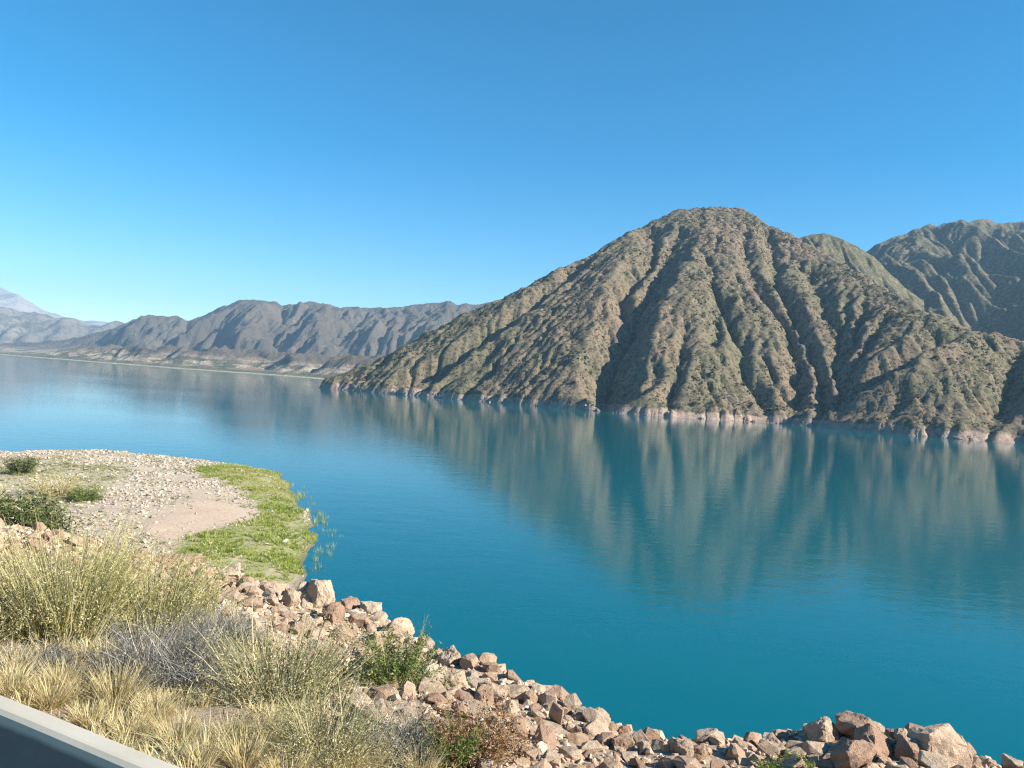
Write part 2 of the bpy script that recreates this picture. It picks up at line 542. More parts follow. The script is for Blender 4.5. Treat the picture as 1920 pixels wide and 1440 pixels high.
def range_terrain(name, sky, y_of_px, x0, x1, y0, y1, dx, slope, mat, floor, seed, K=0.02, iters=14, rough=12.0, wl=160, f=1, back=0.6, fan=0.0, spur=0.0, keep_back=150, diff=0.014, crisp=3.0):
    """a mountain range: skyline (pixels) at given distances, falling towards the viewer, then eroded"""
    sky = np.array(sky, float)
    u, e = ue(sky[:, 0], sky[:, 1])
    yr = np.interp(sky[:, 0], [p[0] for p in y_of_px], [p[1] for p in y_of_px])
    zr = H + e * yr
    xs = np.arange(x0, x1, dx); ys = np.arange(y0, y1, dx)
    X, Y = np.meshgrid(xs, ys)
    U = X / Y
    Yr = np.interp(U, u, yr); Zr = np.interp(U, u, zr)
    Yw = Y + spur * fbm(X / (wl * 2.2), Y / (wl * 2.2), 3, seed + 5)
    fl = floor(X, Y) if callable(floor) else floor
    front = Zr - slope * (Yr - Y) * (1 + spur * 0.0)
    sp = spur * ridged(X / wl, Y / (wl * 2.6), 3, seed + 9) * smoothstep(0, 0.5, (Yr - Y) / 900.0) * smoothstep(0.0, 120, front - fl + 60)
    front = front + sp
    z = np.minimum(front, Zr - back * (Y - Yr))
    k = 30.0
    hm = np.clip(0.5 + 0.5 * (z - fl) / k, 0, 1)
    z = fl * (1 - hm) + z * hm + k * hm * (1 - hm)
    z = z + smoothstep(0, 60, z - fl) * (rough * fbm(X / wl, Y / wl, 4, seed)) + 0.3 * rng.standard_normal(X.shape)
    sea = z < 0.3
    z, area = erode(z, dx, iters, K, sea, m=0.46, diff=diff)
    E = (z - H) / Y
    bins = np.linspace(max(U.min(), u[0]), min(U.max(), u[-1]), 120)
    want = np.interp(bins, u, e)
    bw = (bins[1] - bins[0]) * 0.8
    top = np.array([(E[np.abs(U - b_) < bw].max() if (np.abs(U - b_) < bw).any() else w_) for b_, w_ in zip(bins, want)])
    add = np.interp(U, bins, want - top) * Y
    z = z + add * smoothstep(0.25, 0.9, (z - fl) / np.maximum(Zr - fl, 20))
    if f > 1:
        z = cubic_up(z, f); area = cubic_up(np.log(area), f)
        xs = xs[0] + np.arange(z.shape[1]) * dx / f; ys = ys[0] + np.arange(z.shape[0]) * dx / f
        X, Y = np.meshgrid(xs, ys); U = X / Y; Yr = np.interp(U, u, yr)
        s2 = z < 0.3
        z2 = z + smoothstep(20, 60, z) * (0.12 * dx * fbm(X / (3 * dx), Y / (3 * dx), 3, seed + 19) + 0.06 * dx * rng.standard_normal(z.shape))
        z2, ar2 = erode(z2, dx / f, 8, K * 0.8, s2, m=0.45, diff=0.002, talus=1.4)
        z = np.where(s2, z, z2); area = 0.5 * area + 0.5 * np.log(ar2)
    else:
        area = np.log(area)
    z = z + crisp * ridged(X / (dx * 5) + 0.6 * fbm(X / (dx * 20), Y / (dx * 20), 2, seed), Y / (dx * 13), 4, seed + 13) * smoothstep(5, 60, z - 25) * smoothstep(-30, 150, Yr - Y)
    z = z + 0.12 * dx * fbm(X / (dx * 1.3), Y / (dx * 1.3), 2, seed + 3) * smoothstep(2, 30, z)
    ar = (area - area.min()) / (area.max() - area.min())
    o = grid_mesh(name, X, Y, z, mat, keep=(Y < Yr + keep_back) & (z > -3), attrs={'wash': np.clip((ar - 0.25) * 2.2, 0, 1)})
    tag(o, kind='structure')
    return xs, ys, z


# mountains behind the hill on the right
m_rear = mat_hill('rear_mountain_soil', (0.145, 0.125, 0.074), (0.185, 0.142, 0.09), (0.052, 0.058, 0.030), ring=False, scale=0.6, patch=0.44)
range_terrain('rear_hill', [(1380, 500), (1440, 470), (1500, 446), (1520, 439), (1545, 437), (1580, 447), (1610, 462), (1640, 482), (1700, 540), (1800, 610), (1900, 660)],
              [(1300, 1180), (1900, 1180)], 300, 760, 900, 1290, 4.0, 0.62, m_rear, 60.0, 51, K=0.035, iters=14, rough=12, wl=80, spur=14, f=2, diff=0.004, crisp=1.0)
range_terrain('rear_mountain', [(1400, 640), (1500, 560), (1560, 510), (1600, 482), (1625, 466), (1660, 449), (1700, 430), (1740, 419), (1765, 420), (1800, 412), (1840, 407), (1870, 415), (1900, 416),
                                (1920, 411), (2000, 398), (2200, 420), (2500, 460), (2900, 600)],
              [(1400, 1500), (1625, 1600), (1850, 1750), (2500, 1700)], 420, 1500, 900, 1860, 5.5, 0.6, m_rear, 50.0, 61, K=0.045, iters=16, rough=20, wl=150, spur=45, f=2, diff=0.004, crisp=4.0)


# far shore, foothills and ranges
FAR_SHORE = np.array([(-600, 640), (-200, 655), (0, 665), (100, 673), (200, 681), (330, 691), (480, 701), (600, 711), (760, 726), (900, 740)], float)
_fu, _fe = ue(FAR_SHORE[:, 0], FAR_SHORE[:, 1]); _fy = -H / np.minimum(_fe, -0.0055)


def far_floor(X, Y):
    S = np.interp(X / Y, _fu, _fy) + 40 * fbm(X / 300, Y / 300, 3, 71)
    d = Y - S
    g = np.clip(d, -60, 1e9) * 0.03
    bad = smoothstep(60, 260, d) * smoothstep(900, 500, d) * np.clip(ridged(X / 130, Y / 170, 4, 73) + 0.3, 0, 2) * smoothstep(-1500, -1000, X) * smoothstep(420, 150, d - 250) * 26
    return np.where(d < 0, -2, g) + np.where(d > 0, bad, 0)


def mat_far():
    t = NT('far_range_rock')
    big = t.noise(0.004, 6, 0.62)
    col = t.mix(t.ramp(big, [(0.35, 0.0), (0.65, 1.0)]), (0.095, 0.082, 0.066), (0.155, 0.128, 0.098))
    col = t.mix(t.ramp(t.noise(0.02, 5, 0.7), [(0.60, 0.0), (0.74, 0.7)]), col, (0.30, 0.26, 0.22))
    z = t.sep('Z')
    low = t.math('SUBTRACT', 1.0, t.math('DIVIDE', t.math('SUBTRACT', t.math('ADD', z, t.math('MULTIPLY', t.noise(0.006, 4, 0.6), 45.0)), 42.0), 16.0, clamp=True), clamp=True)
    strata = t.noise(0.03, 4, 0.6, t.vec_scale(0.5, 0.5, 2.5))
    bad = t.ramp(strata, [(0.30, (0.10, 0.10, 0.06)), (0.45, (0.14, 0.13, 0.085)), (0.50, (0.30, 0.25, 0.185)), (0.56, (0.44, 0.38, 0.30)), (0.64, (0.34, 0.19, 0.14))])
    col = t.mix(low, col, bad)
    flat = t.math('SUBTRACT', 1.0, t.math('DIVIDE', t.math('SUBTRACT', z, 5.0), 5.0, clamp=True), clamp=True)
    col = t.mix(flat, col, t.mix(t.ramp(t.noise(0.02, 4), [(0.4, 0.0), (0.6, 1.0)]), (0.12, 0.12, 0.065), (0.19, 0.175, 0.11)))
    beach = t.math('SUBTRACT', 1.0, t.math('DIVIDE', t.math('SUBTRACT', z, 1.0), 0.8, clamp=True), clamp=True)
    col = t.mix(beach, col, (0.40, 0.38, 0.30))
    t.bump(t.noise(0.03, 8, 0.75, t.vec_scale(1.5, 0.8, 0.6)), 26, 0.9)
    return t.done(col, 0.95, 0.1)


m_far = mat_far()
range_terrain('far_range', [(-500, 600), (-200, 590), (0, 640), (60, 640), (120, 636), (190, 620), (215, 609), (240, 600), (280, 591), (310, 594), (340, 591), (352, 596), (380, 585), (410, 572), (450, 561), (480, 562), (510, 563),
                            (530, 570), (590, 567), (620, 572), (640, 576), (690, 577), (740, 575), (790, 570), (840, 562), (860, 569), (900, 565), (930, 562), (1000, 560), (1200, 580)],
              [(0, 3300), (450, 3000), (900, 2900)], -2450, 350, 1250, 3250, 10.0, 0.36, m_far, far_floor, 81, K=0.045, iters=14, rough=26, wl=240, spur=50, f=2, diff=0.004, crisp=9.0)
m_farther = mat_hill('farther_range_rock', (0.14, 0.12, 0.10), (0.19, 0.165, 0.14), (0.08, 0.077, 0.06), ring=False, scale=0.15, patch=0.5)
range_terrain('farther_range', [(-700, 560), (-300, 570), (0, 580), (40, 587), (100, 596), (140, 598), (160, 605), (190, 612), (220, 607), (300, 625), (500, 640)],
              [(0, 4600), (500, 4600)], -5200, -1500, 3200, 4900, 20.0, 0.3, m_farther, 30.0, 91, K=0.06, iters=14, rough=50, wl=420, spur=80, diff=0.008, crisp=14.0)
m_pale = mat_hill('pale_peak_rock', (0.26, 0.225, 0.19), (0.33, 0.28, 0.24), (0.17, 0.155, 0.125), ring=False, scale=0.06, patch=0.55)
range_terrain('pale_peak', [(-900, 590), (-400, 530), (-100, 525), (0, 537), (35, 550), (75, 575), (120, 593), (150, 600), (190, 603), (225, 606), (300, 616), (500, 640)],
              [(0, 8000), (500, 8000)], -9500, -2600, 5600, 8300, 40.0, 0.34, m_pale, 60.0, 101, K=0.05, iters=12, rough=60, wl=800, spur=90)

# ------------------------------------------------------------------ scrub on the big hill (nobody could count it)
def scatter_mesh(name, mat, templates, pos, scl, rotz, tint, parent=None, tilt=None, smooth=False):
    """many small pieces joined into one mesh; templates: list of (verts, tris)"""
    V, F, T = [], [], []
    off = 0
    which = rng.integers(0, len(templates), len(pos))
    for k, (tv, tf) in enumerate(templates):
        m = which == k
        n = int(m.sum())
        if n == 0: continue
        c, s = np.cos(rotz[m])[:, None], np.sin(rotz[m])[:, None]
        v = tv[None] * scl[m][:, None, :]
        if tilt is not None:
            ct, st = np.cos(tilt[m])[:, None], np.sin(tilt[m])[:, None]
            v = np.stack([v[..., 0], v[..., 1] * ct - v[..., 2] * st, v[..., 1] * st + v[..., 2] * ct], -1)
        v = np.stack([v[..., 0] * c - v[..., 1] * s, v[..., 0] * s + v[..., 1] * c, v[..., 2]], -1) + pos[m][:, None, :]
        f = tf[None] + (np.arange(n) * len(tv))[:, None, None] + off
        V.append(v.reshape(-1, 3)); F.append(f.reshape(-1, 3)); T.append(np.repeat(tint[m], len(tv)))
        off += n * len(tv)
    return mesh_np(name, np.concatenate(V), np.concatenate(F), mat, parent=parent, smooth=smooth, attrs={'tint': np.concatenate(T)})


def dome_template(k):
    r = np.random.default_rng(200 + k)
    n = 4
    a = np.arange(n) * 2 * np.pi / n + r.uniform(-.3, .3, n)
    ring = np.stack([np.cos(a), np.sin(a), np.full(n, -0.1)], 1) * r.uniform(0.7, 1.1, (n, 1))
    ring[:, 2] = -0.15
    mid = np.stack([np.cos(a + .5), np.sin(a + .5), np.zeros(n)], 1) * r.uniform(0.6, 1.0, (n, 1))
    mid[:, 2] = r.uniform(0.5, 0.8, n)
    v = np.concatenate([ring, mid, [[r.uniform(-.2, .2), r.uniform(-.2, .2), 1.0]]])
    f = []
    for i in range(n):
        j = (i + 1) % n
        f += [(i, j, n + i), (n + i, j, n + j), (n + i, n + j, 2 * n)]
    return v, np.array(f)[[0, 2, 3, 5, 6, 8, 9, 11]]


def mat_tint(name, stops, rough=0.9, translucent=0.0, bump=None):
    t = NT(name)
    col = t.ramp(t.attr('tint'), stops)
    if bump:
        t.bump(t.noise(bump[0], 4, 0.65), bump[1], 0.8)
    m = t.done(col, rough, 0.1)
    if translucent:
        tr = t.new('BsdfTranslucent'); t.link(col, tr.inputs[0])
        mx = t.new('MixShader'); mx.inputs[0].default_value = translucent
        out = t.n['Material Output']
        t.link(t.b.outputs[0], mx.inputs[1]); t.link(tr.outputs[0], mx.inputs[2]); t.link(mx.outputs[0], out.inputs['Surface'])
    return m


def hill_scrub():
    xs, ys, Z, ar, Yr = hill
    n = 360000
    x = rng.uniform(xs[0], xs[-1], n); y = rng.uniform(ys[0], ys[-1], n)
    fx = (x - xs[0]) / (xs[1] - xs[0]); fy = (y - ys[0]) / (ys[1] - ys[0])
    z = bilin(Z, fy, fx); w = bilin(ar, fy, fx); yr = bilin(Yr, fy, fx)
    dens = 0.30 + 0.9 * np.clip(w - 0.2, 0, 1) + 0.55 * fbm(x / 50, y / 50, 4, 111) + 0.15 * smoothstep(120, 260, z)
    u = x / y
    ok = (z > 8.0 + 4 * noise(x / 12, y / 12, 5)) & (y < yr + 25) & (rng.uniform(0, 1, n) < dens) & (u < 0.76) & (u > -0.3)
    x, y, z, w = x[ok], y[ok], z[ok], w[ok]
    n = len(x)
    s = rng.lognormal(-0.42, 0.5, n) * (0.85 + 0.5 * w)
    scl = np.stack([s * rng.uniform(.8, 1.3, n), s * rng.uniform(.8, 1.3, n), s * rng.uniform(.7, 1.25, n)], 1)
    m = mat_tint('scrub_leaf', [(0.0, (0.036, 0.040, 0.018)), (0.5, (0.060, 0.060, 0.030)), (0.85, (0.10, 0.092, 0.045)), (1.0, (0.16, 0.135, 0.07))], 1.0)
    o = scatter_mesh('hillside_scrub', m, [dome_template(k) for k in range(5)], np.stack([x, y, z], 1), scl, rng.uniform(0, 6.28, n), rng.uniform(0, 1, n))
    tag(o, 'low grey-green scrub dotted over the slopes of the big hill', 'scrub', kind='stuff')
    n = 400000
    x = rng.uniform(xs[0], xs[-1], n); y = rng.uniform(ys[0], 760, n)
    z = bilin(Z, (y - ys[0]) / (ys[1] - ys[0]), (x - xs[0]) / (xs[1] - xs[0]))
    ok = (z > -0.3) & (z < 7) & (rng.uniform(0, 1, n) < 0.55 * np.exp(-np.abs(z) / 3.0) * smoothstep(-0.3, 0.5, fbm(x / 30, y / 30, 3, 113))) & (x / y < 0.76)
    x, y, z = x[ok], y[ok], z[ok]; n = len(x)
    s = np.clip(rng.lognormal(-0.5, 0.55, n), 0.25, 2.6)
    scl = np.stack([s * rng.uniform(.8, 1.3, n), s * rng.uniform(.8, 1.3, n), s * rng.uniform(.6, 1.2, n)], 1)
    m = mat_tint('shore_rock', [(0.0, (0.14, 0.095, 0.075)), (0.5, (0.27, 0.20, 0.155)), (0.85, (0.38, 0.31, 0.25)), (1.0, (0.46, 0.40, 0.34))], 1.0)
    o = scatter_mesh('shore_rocks', m, [dome_template(k + 9) for k in range(6)], np.stack([x, y, z], 1), scl, rng.uniform(0, 6.28, n), rng.uniform(0, 1, n))
    tag(o, 'pale fallen rocks strewn along the waterline below the big hill', 'rocks', kind='stuff')


hill_scrub()

# ------------------------------------------------------------------ road bank in front of the camera
PSI = R(64.6)
DV = np.array([-math.sin(PSI), math.cos(PSI)])     # along the road
NV = np.array([math.cos(PSI), math.sin(PSI)])      # from the road to the lake
ROAD_Z = H - 2.8
Z_CREST = H - 4.72
CREST_PX = np.array([(-300, 930), (0, 985), (140, 1012), (200, 1022), (300, 1040), (400, 1078), (520, 1108), (600, 1123), (700, 1165), (800, 1205), (900, 1245), (1000, 1300),
                     (1110, 1335), (1200, 1362), (1300, 1390), (1400, 1388), (1500, 1370), (1620, 1373), (1700, 1381), (1800, 1408), (1900, 1438), (2100, 1500), (2400, 1560)], float)
_c = on_plane(CREST_PX[:, 0], CREST_PX[:, 1], Z_CREST)[:, :2]
_ca, _cs = _c @ DV, _c @ NV
_o = np.argsort(_ca); _ca, _cs = _ca[_o], _cs[_o]


def crest_s(a):
    return np.interp(a, _ca, _cs)


def ground_z(a, s):
    sc = crest_s(a)
    t = (s - 2.7) / (sc - 2.7)
    z = 17.0 - (17.0 - Z_CREST) * np.clip(t, 0, 1) ** 0.9
    z = z + 0.22 * fbm(a / 2.3, s / 2.3, 3, 131) * smoothstep(2.8, 4.5, s)
    z = np.where(s > sc, Z_CREST + 0.22 * fbm(a / 2.3, s / 2.3, 3, 131) - 0.68 * (s - sc), z)
    return np.where(s < 2.7, ROAD_Z - 0.01, z)


def to_ground(px, py):
    """where the ray through a photograph pixel meets the bank (world point)"""
    d = pixdir(np.array([float(px)]), np.array([float(py)]))[0]
    ts = np.linspace(3.5, 40, 1500)
    p = CAM[None] + ts[:, None] * d[None]
    a, s = p[:, :2] @ DV, p[:, :2] @ NV
    below = p[:, 2] < ground_z(a, s)
    i = int(np.argmax(below)) if below.any() else len(ts) - 1
    return p[i], ts[i]


def mat_bank():
    t = NT('bank_soil')
    n1 = t.noise(0.5, 5, 0.6); n2 = t.noise(9.0, 6, 0.7)
    col = t.mix(t.ramp(n1, [(0.35, 0.0), (0.65, 1.0)]), (0.43, 0.325, 0.24), (0.37, 0.295, 0.21))
    col = t.mix(t.math('MULTIPLY', t.ramp(n2, [(0.4, 1.0), (0.55, 0.0)]), 0.5), col, (0.16, 0.115, 0.085))
    t.bump(n2, 0.06, 0.9)
    return t.done(col, 0.95, 0.1)


def build_bank():
    aa = np.concatenate([np.arange(-26, 34, 0.16), np.arange(34, 140, 1.2)])
    ss = np.concatenate([np.arange(2.55, 15, 0.14), np.arange(15, 40, 0.8)])
    A, S = np.meshgrid(aa, ss)
    Z = ground_z(A, S)
    Z = Z + 0.03 * fbm(A / 0.35, S / 0.35, 3, 133)
    X = A * DV[0] + S * NV[0]; Y = A * DV[1] + S * NV[1]
    o = grid_mesh('embankment', X, Y, np.maximum(Z, -2), mat_bank(), keep=Z > -1.9)
    tag(o, kind='structure')
    t = NT('road_asphalt')
    n = t.noise(30, 5, 0.7)
    t.bump(n, 0.01)
    t.done(t.ramp(n, [(0.3, (0.035, 0.035, 0.037)), (0.7, (0.07, 0.069, 0.067))]), 0.9, 0.2)
    aa = np.array([-120.0, 140]); ss = np.array([-9.0, 2.5])
    A, S = np.meshgrid(aa, ss)
    r = grid_mesh('road', A * DV[0] + S * NV[0], A * DV[1] + S * NV[1], np.full(A.shape, ROAD_Z), t.m)
    tag(r, kind='structure')
    t2 = NT('road_paint'); t2.done((0.7, 0.7, 0.66), 0.7)
    ss = np.array([1.55, 1.67]); A, S = np.meshgrid(aa, ss)
    l = grid_mesh('road_edge_line', A * DV[0] + S * NV[0], A * DV[1] + S * NV[1], np.full(A.shape, ROAD_Z + 0.004), t2.m)
    l.parent = r
    return o


bank = build_bank()


def build_barrier():
    """concrete road barrier with a sloping foot and a narrow worn top"""
    t = NT('barrier_concrete')
    n = t.noise(1.2, 6, 0.65); n2 = t.noise(40, 4, 0.6)
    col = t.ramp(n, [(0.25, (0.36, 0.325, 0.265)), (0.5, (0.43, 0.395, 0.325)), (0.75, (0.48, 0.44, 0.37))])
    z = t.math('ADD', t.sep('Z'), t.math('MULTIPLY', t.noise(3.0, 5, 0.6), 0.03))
    face_shade = t.math('DIVIDE', t.math('SUBTRACT', H - 1.97 - 0.035, z), 0.03, clamp=True)  # shade of the unbuilt bus, painted into the concrete below the top
    col = t.mix(face_shade, col, t.ramp(n, [(0.3, (0.10, 0.10, 0.10)), (0.7, (0.17, 0.165, 0.155))]))
    t.bump(n2, 0.002, 0.5)
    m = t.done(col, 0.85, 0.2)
    top = H - 1.97; s0 = 2.51; w = 0.118
    prof = [(s0 - 0.17, ROAD_Z - .02), (s0 - 0.17, ROAD_Z + 0.08), (s0 - 0.05, ROAD_Z + 0.30), (s0 - 0.012, top - 0.05), (s0 - 0.008, top - 0.022), (s0 + 0.012, top - 0.003), (s0 + 0.03, top),
            (s0 + w - 0.03, top), (s0 + w - 0.01, top - 0.004), (s0 + w + 0.004, top - 0.03), (s0 + w + 0.05, ROAD_Z + 0.30), (s0 + w + 0.17, ROAD_Z + 0.08), (s0 + w + 0.17, ROAD_Z - 0.4)]
    seg = 6.0
    root = None
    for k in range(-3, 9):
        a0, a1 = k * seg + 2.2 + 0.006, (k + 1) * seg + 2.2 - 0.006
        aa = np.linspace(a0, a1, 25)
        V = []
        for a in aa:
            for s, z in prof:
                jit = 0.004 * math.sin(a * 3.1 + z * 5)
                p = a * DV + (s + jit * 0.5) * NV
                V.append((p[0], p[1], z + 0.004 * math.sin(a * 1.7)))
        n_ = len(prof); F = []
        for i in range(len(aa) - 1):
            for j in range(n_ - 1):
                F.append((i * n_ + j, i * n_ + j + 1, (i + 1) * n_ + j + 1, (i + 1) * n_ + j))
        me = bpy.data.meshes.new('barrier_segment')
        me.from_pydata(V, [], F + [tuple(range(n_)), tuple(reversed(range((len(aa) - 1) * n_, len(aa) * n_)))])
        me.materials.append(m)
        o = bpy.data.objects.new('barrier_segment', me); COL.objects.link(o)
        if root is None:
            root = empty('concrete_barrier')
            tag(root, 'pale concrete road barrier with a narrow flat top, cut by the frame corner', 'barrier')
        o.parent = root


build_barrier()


# ------------------------------------------------------------------ rocks
def hull_rock(seed, n=15, detail=0, rough=0.03):
    r = random.Random(seed)
    bm = bmesh.new()
    for _ in range(n):
        v = Vector((r.gauss(0, 1), r.gauss(0, 1), r.gauss(0, 1))).normalized()
        b = max(abs(v.x), abs(v.y), abs(v.z))
        v = v * (0.62 + 0.38 / b * 0.75) * r.uniform(0.82, 1.0)
        bm.verts.new(v)
    bmesh.ops.convex_hull(bm, input=list(bm.verts))
    for v in [v for v in bm.verts if not v.link_faces]: bm.verts.remove(v)
    mx = [max(abs(v.co[i]) for v in bm.verts) for i in range(3)]
    for v in bm.verts: v.co = Vector((v.co.x / mx[0], v.co.y / mx[1], v.co.z / mx[2]))
    bmesh.ops.dissolve_limit(bm, angle_limit=0.22, verts=list(bm.verts), edges=list(bm.edges))
    if detail:
        bmesh.ops.bevel(bm, geom=list(bm.edges), offset=0.07, segments=2, affect='EDGES', profile=0.6, clamp_overlap=True)
        bmesh.ops.triangulate(bm, faces=list(bm.faces))
        for _ in range(detail):
            es = [e for e in bm.edges if e.calc_length() > 0.22]
            bmesh.ops.subdivide_edges(bm, edges=es, cuts=1, use_grid_fill=True)
            bmesh.ops.triangulate(bm, faces=[f for f in bm.faces if len(f.verts) > 3])
        co = np.array([v.co[:] for v in bm.verts])
        nz = fbm(co[:, 0] * 1.6 + co[:, 2] * 1.1 + seed, co[:, 1] * 1.6 - co[:, 2] * 1.3, 4, seed % 50) * rough * 2
        for v, d in zip(bm.verts, nz): v.co += v.normal * float(d)
    bmesh.ops.triangulate(bm, faces=list(bm.faces))
    return bm


def mat_rock(name, attr=None):
    t = NT(name)
    if attr: rnd = t.attr(attr)
    else: rnd = t.new('ObjectInfo').outputs['Random']
    base = t.ramp(rnd, [(0.0, (0.37, 0.235, 0.16)), (0.3, (0.51, 0.36, 0.25)), (0.6, (0.56, 0.42, 0.30)), (0.8, (0.59, 0.475, 0.345)), (0.93, (0.39, 0.25, 0.17)), (1.0, (0.49, 0.45, 0.365))])
    tc = t.new('TexCoord').outputs['Object'] if not attr else t.P()
    n = t.noise(2.2, 6, 0.65, tc); n2 = t.noise(14, 5, 0.7, tc)
    col = t.mix(t.math('MULTIPLY', t.ramp(n, [(0.35, 1.0), (0.55, 0.0)]), 0.40), base, (0.27, 0.175, 0.13))
    col = t.mix(t.math('MULTIPLY', t.ramp(n2, [(0.55, 0.0), (0.75, 1.0)]), 0.35), col, (0.55, 0.46, 0.38))
    t.bump(t.math('ADD', n2, t.math('MULTIPLY', n, 2.0)), 0.05 if not attr else 0.03, 0.8)
    return t.done(col, 0.92, 0.15)


M_ROCK = mat_rock('rock_pink')
BIG_T, SMALL_T = [], []
for k in range(9):
    bm = hull_rock(300 + k, 17 + k % 5, detail=3, rough=0.06)
    me = bpy.data.meshes.new('boulder'); bm.to_mesh(me); bm.free(); me.materials.append(M_ROCK); BIG_T.append(me)
for k in range(14):
    bm = hull_rock(400 + k, 15 + k % 6, detail=1, rough=0.03)
    me = bpy.data.meshes.new('rock'); bm.to_mesh(me); bm.free(); me.materials.append(M_ROCK); SMALL_T.append(me)

ROCK_SPOTS = []      # (x, y, radius) taken


def put_rock(name, me, px, py, w, h, parent=None, seed=0, sink=0.28):
    r = random.Random(seed * 7 + int(px))
    p, dist = to_ground(px, py + h * 0.42)
    a_, s_ = p[:2] @ DV, p[:2] @ NV
    lim = crest_s(a_) + 0.12
    if s_ > lim:
        d = pixdir(np.array([float(px)]), np.array([float(py)]))[0]
        tt = lim / (d[:2] @ NV)
        q = tt * d[:2]
        p = np.array([q[0], q[1], float(ground_z(q @ DV, q @ NV))]); dist = tt
    k = dist / FPX
    o = bpy.data.objects.new(name, me); COL.objects.link(o)
    sx, sz = w * k / 2, h * k / 2 * 1.15
    sy = (sx * 0.6 + sz * 0.4) * r.uniform(0.8, 1.1)
    o.scale = (sx, sy, sz)
    o.rotation_euler = (r.uniform(-.25, .25), r.uniform(-.3, .3), r.uniform(-.5, .5) + (math.pi if r.random() < .5 else 0))
    o.location = (p[0], p[1] + sy * 0.2, p[2] + sz * (1 - 2 * sink))
    if parent is not None: o.parent = parent
    ROCK_SPOTS.append((p[0], p[1], max(sx, sy)))
    return o


BOULDERS = [  # px, py, w, h, template, label
    (1768, 1400, 108, 74, 0, 'largest boulder of the bank, broad rounded top lit by sun, beside the right edge'),
    (1642, 1392, 84, 66, 1, 'blocky tan boulder with a dark shaded face, just before the largest boulder'),
    (1704, 1404, 62, 54, 2, 'brown-sided boulder wedged between the largest boulder and the blocky tan one'),
    (1610, 1362, 86, 44, 3, 'dark shaded slab boulder on the crest between the pointed and the largest boulders'),
    (1545, 1368, 64, 58, 4, 'pointed boulder with a small sunlit peak and dark base on the crest'),
    (1452, 1358, 52, 44, 5, 'pale-topped boulder on the crest above the green grass tuft'),
    (1606, 1416, 84, 60, 6, 'big boulder almost wholly in shade below the dark slab'),
    (1900, 1430, 44, 32, 7, 'reddish brown boulder cut by the right edge of the frame'),
    (1694, 1380, 34, 26, 8, 'small reddish boulder peeping out left of the largest boulder'),
    (1487, 1357, 28, 20, 2, 'small dark boulder beside the pale-topped crest boulder'),
    (600, 1112, 62, 64, 3, 'tall cracked pink boulder with a dark hollow, in the upper boulder cluster'),
    (575, 1092, 66, 50, 4, 'sharp pointed pink boulder standing highest in the upper boulder cluster'),
    (425, 1068, 58, 50, 5, 'slanting pink boulder at the left end of the upper boulder cluster'),
    (513, 1098, 58, 34, 6, 'flat-topped boulder with a dark shaded front, below the green lakeside grass'),
    (544, 1119, 34, 42, 7, 'upright pale block in front of the sharp pointed pink boulder'),
    (657, 1121, 44, 26, 8, 'small dark-fronted boulder against the water beyond the upper cluster'),
    (694, 1138, 48, 30, 0, 'lone tan boulder jutting out over the water on the crest'),
    (744, 1174, 66, 40, 1, 'long smooth tan boulder on the crest above the small green shrub'),
    (625, 1147, 48, 42, 2, 'rounded pink boulder just downhill of the tall cracked one'),
    (463, 1094, 38, 30, 3, 'squat brownish boulder between the slanting and the flat-topped boulders'),
    (641, 1184, 54, 38, 4, 'broad pink boulder in the middle of the rubble below the upper cluster'),
    (841, 1228, 54, 42, 5, 'pale pink boulder uphill of the cream boulder, in the middle of the bank'),
    (854, 1275, 46, 36, 6, 'cream-pink boulder next to the brown-green shrub'),
    (922, 1297, 66, 44, 7, 'wide flat tan boulder on the gravel slope above the brown-green shrub'),
    (854, 1199, 42, 28, 8, 'orange-tan boulder on the crest with a narrow dark neighbour'),
    (1111, 1320, 34, 26, 0, 'round knob of rock standing alone on the crest above the water'),
    (1205, 1350, 42, 30, 1, 'smooth pale boulder on the crest halfway down to the right'),
    (1284, 1404, 46, 38, 2, 'rounded olive-brown boulder in the shade near the lowest dip of the crest'),
    (1329, 1381, 64, 26, 3, 'long low boulder lying in the lowest dip of the crest'),
    (1311, 1406, 44, 36, 4, 'pale boulder half in shade below the long low one'),
    (208, 1006, 46, 32, 5, 'brown-faced boulder behind the tall broom bush, before the pale gravel'),
    (358, 1043, 44, 28, 6, 'tan boulder at the edge of the bright green lakeside grass'),
    (321, 1035, 34, 26, 7, 'greyish boulder above the thin yellow stems, beside the bare soil patch'),
    (591, 1190, 40, 30, 8, 'grey-green boulder at the top edge of the olive bush'),
    (1169, 1392, 44, 34, 0, 'dark-sided boulder in the middle of the right-hand rubble'),
    (1172, 1370, 28, 24, 1, 'small orange-brown block above the dark-sided boulder'),
]
for i, (px, py, w, h, k, lab) in enumerate(BOULDERS):
    o = put_rock('boulder', BIG_T[k], px, py, w, h, seed=i)
    tag(o, lab, 'boulder', 'boulders along the crest of the bank')

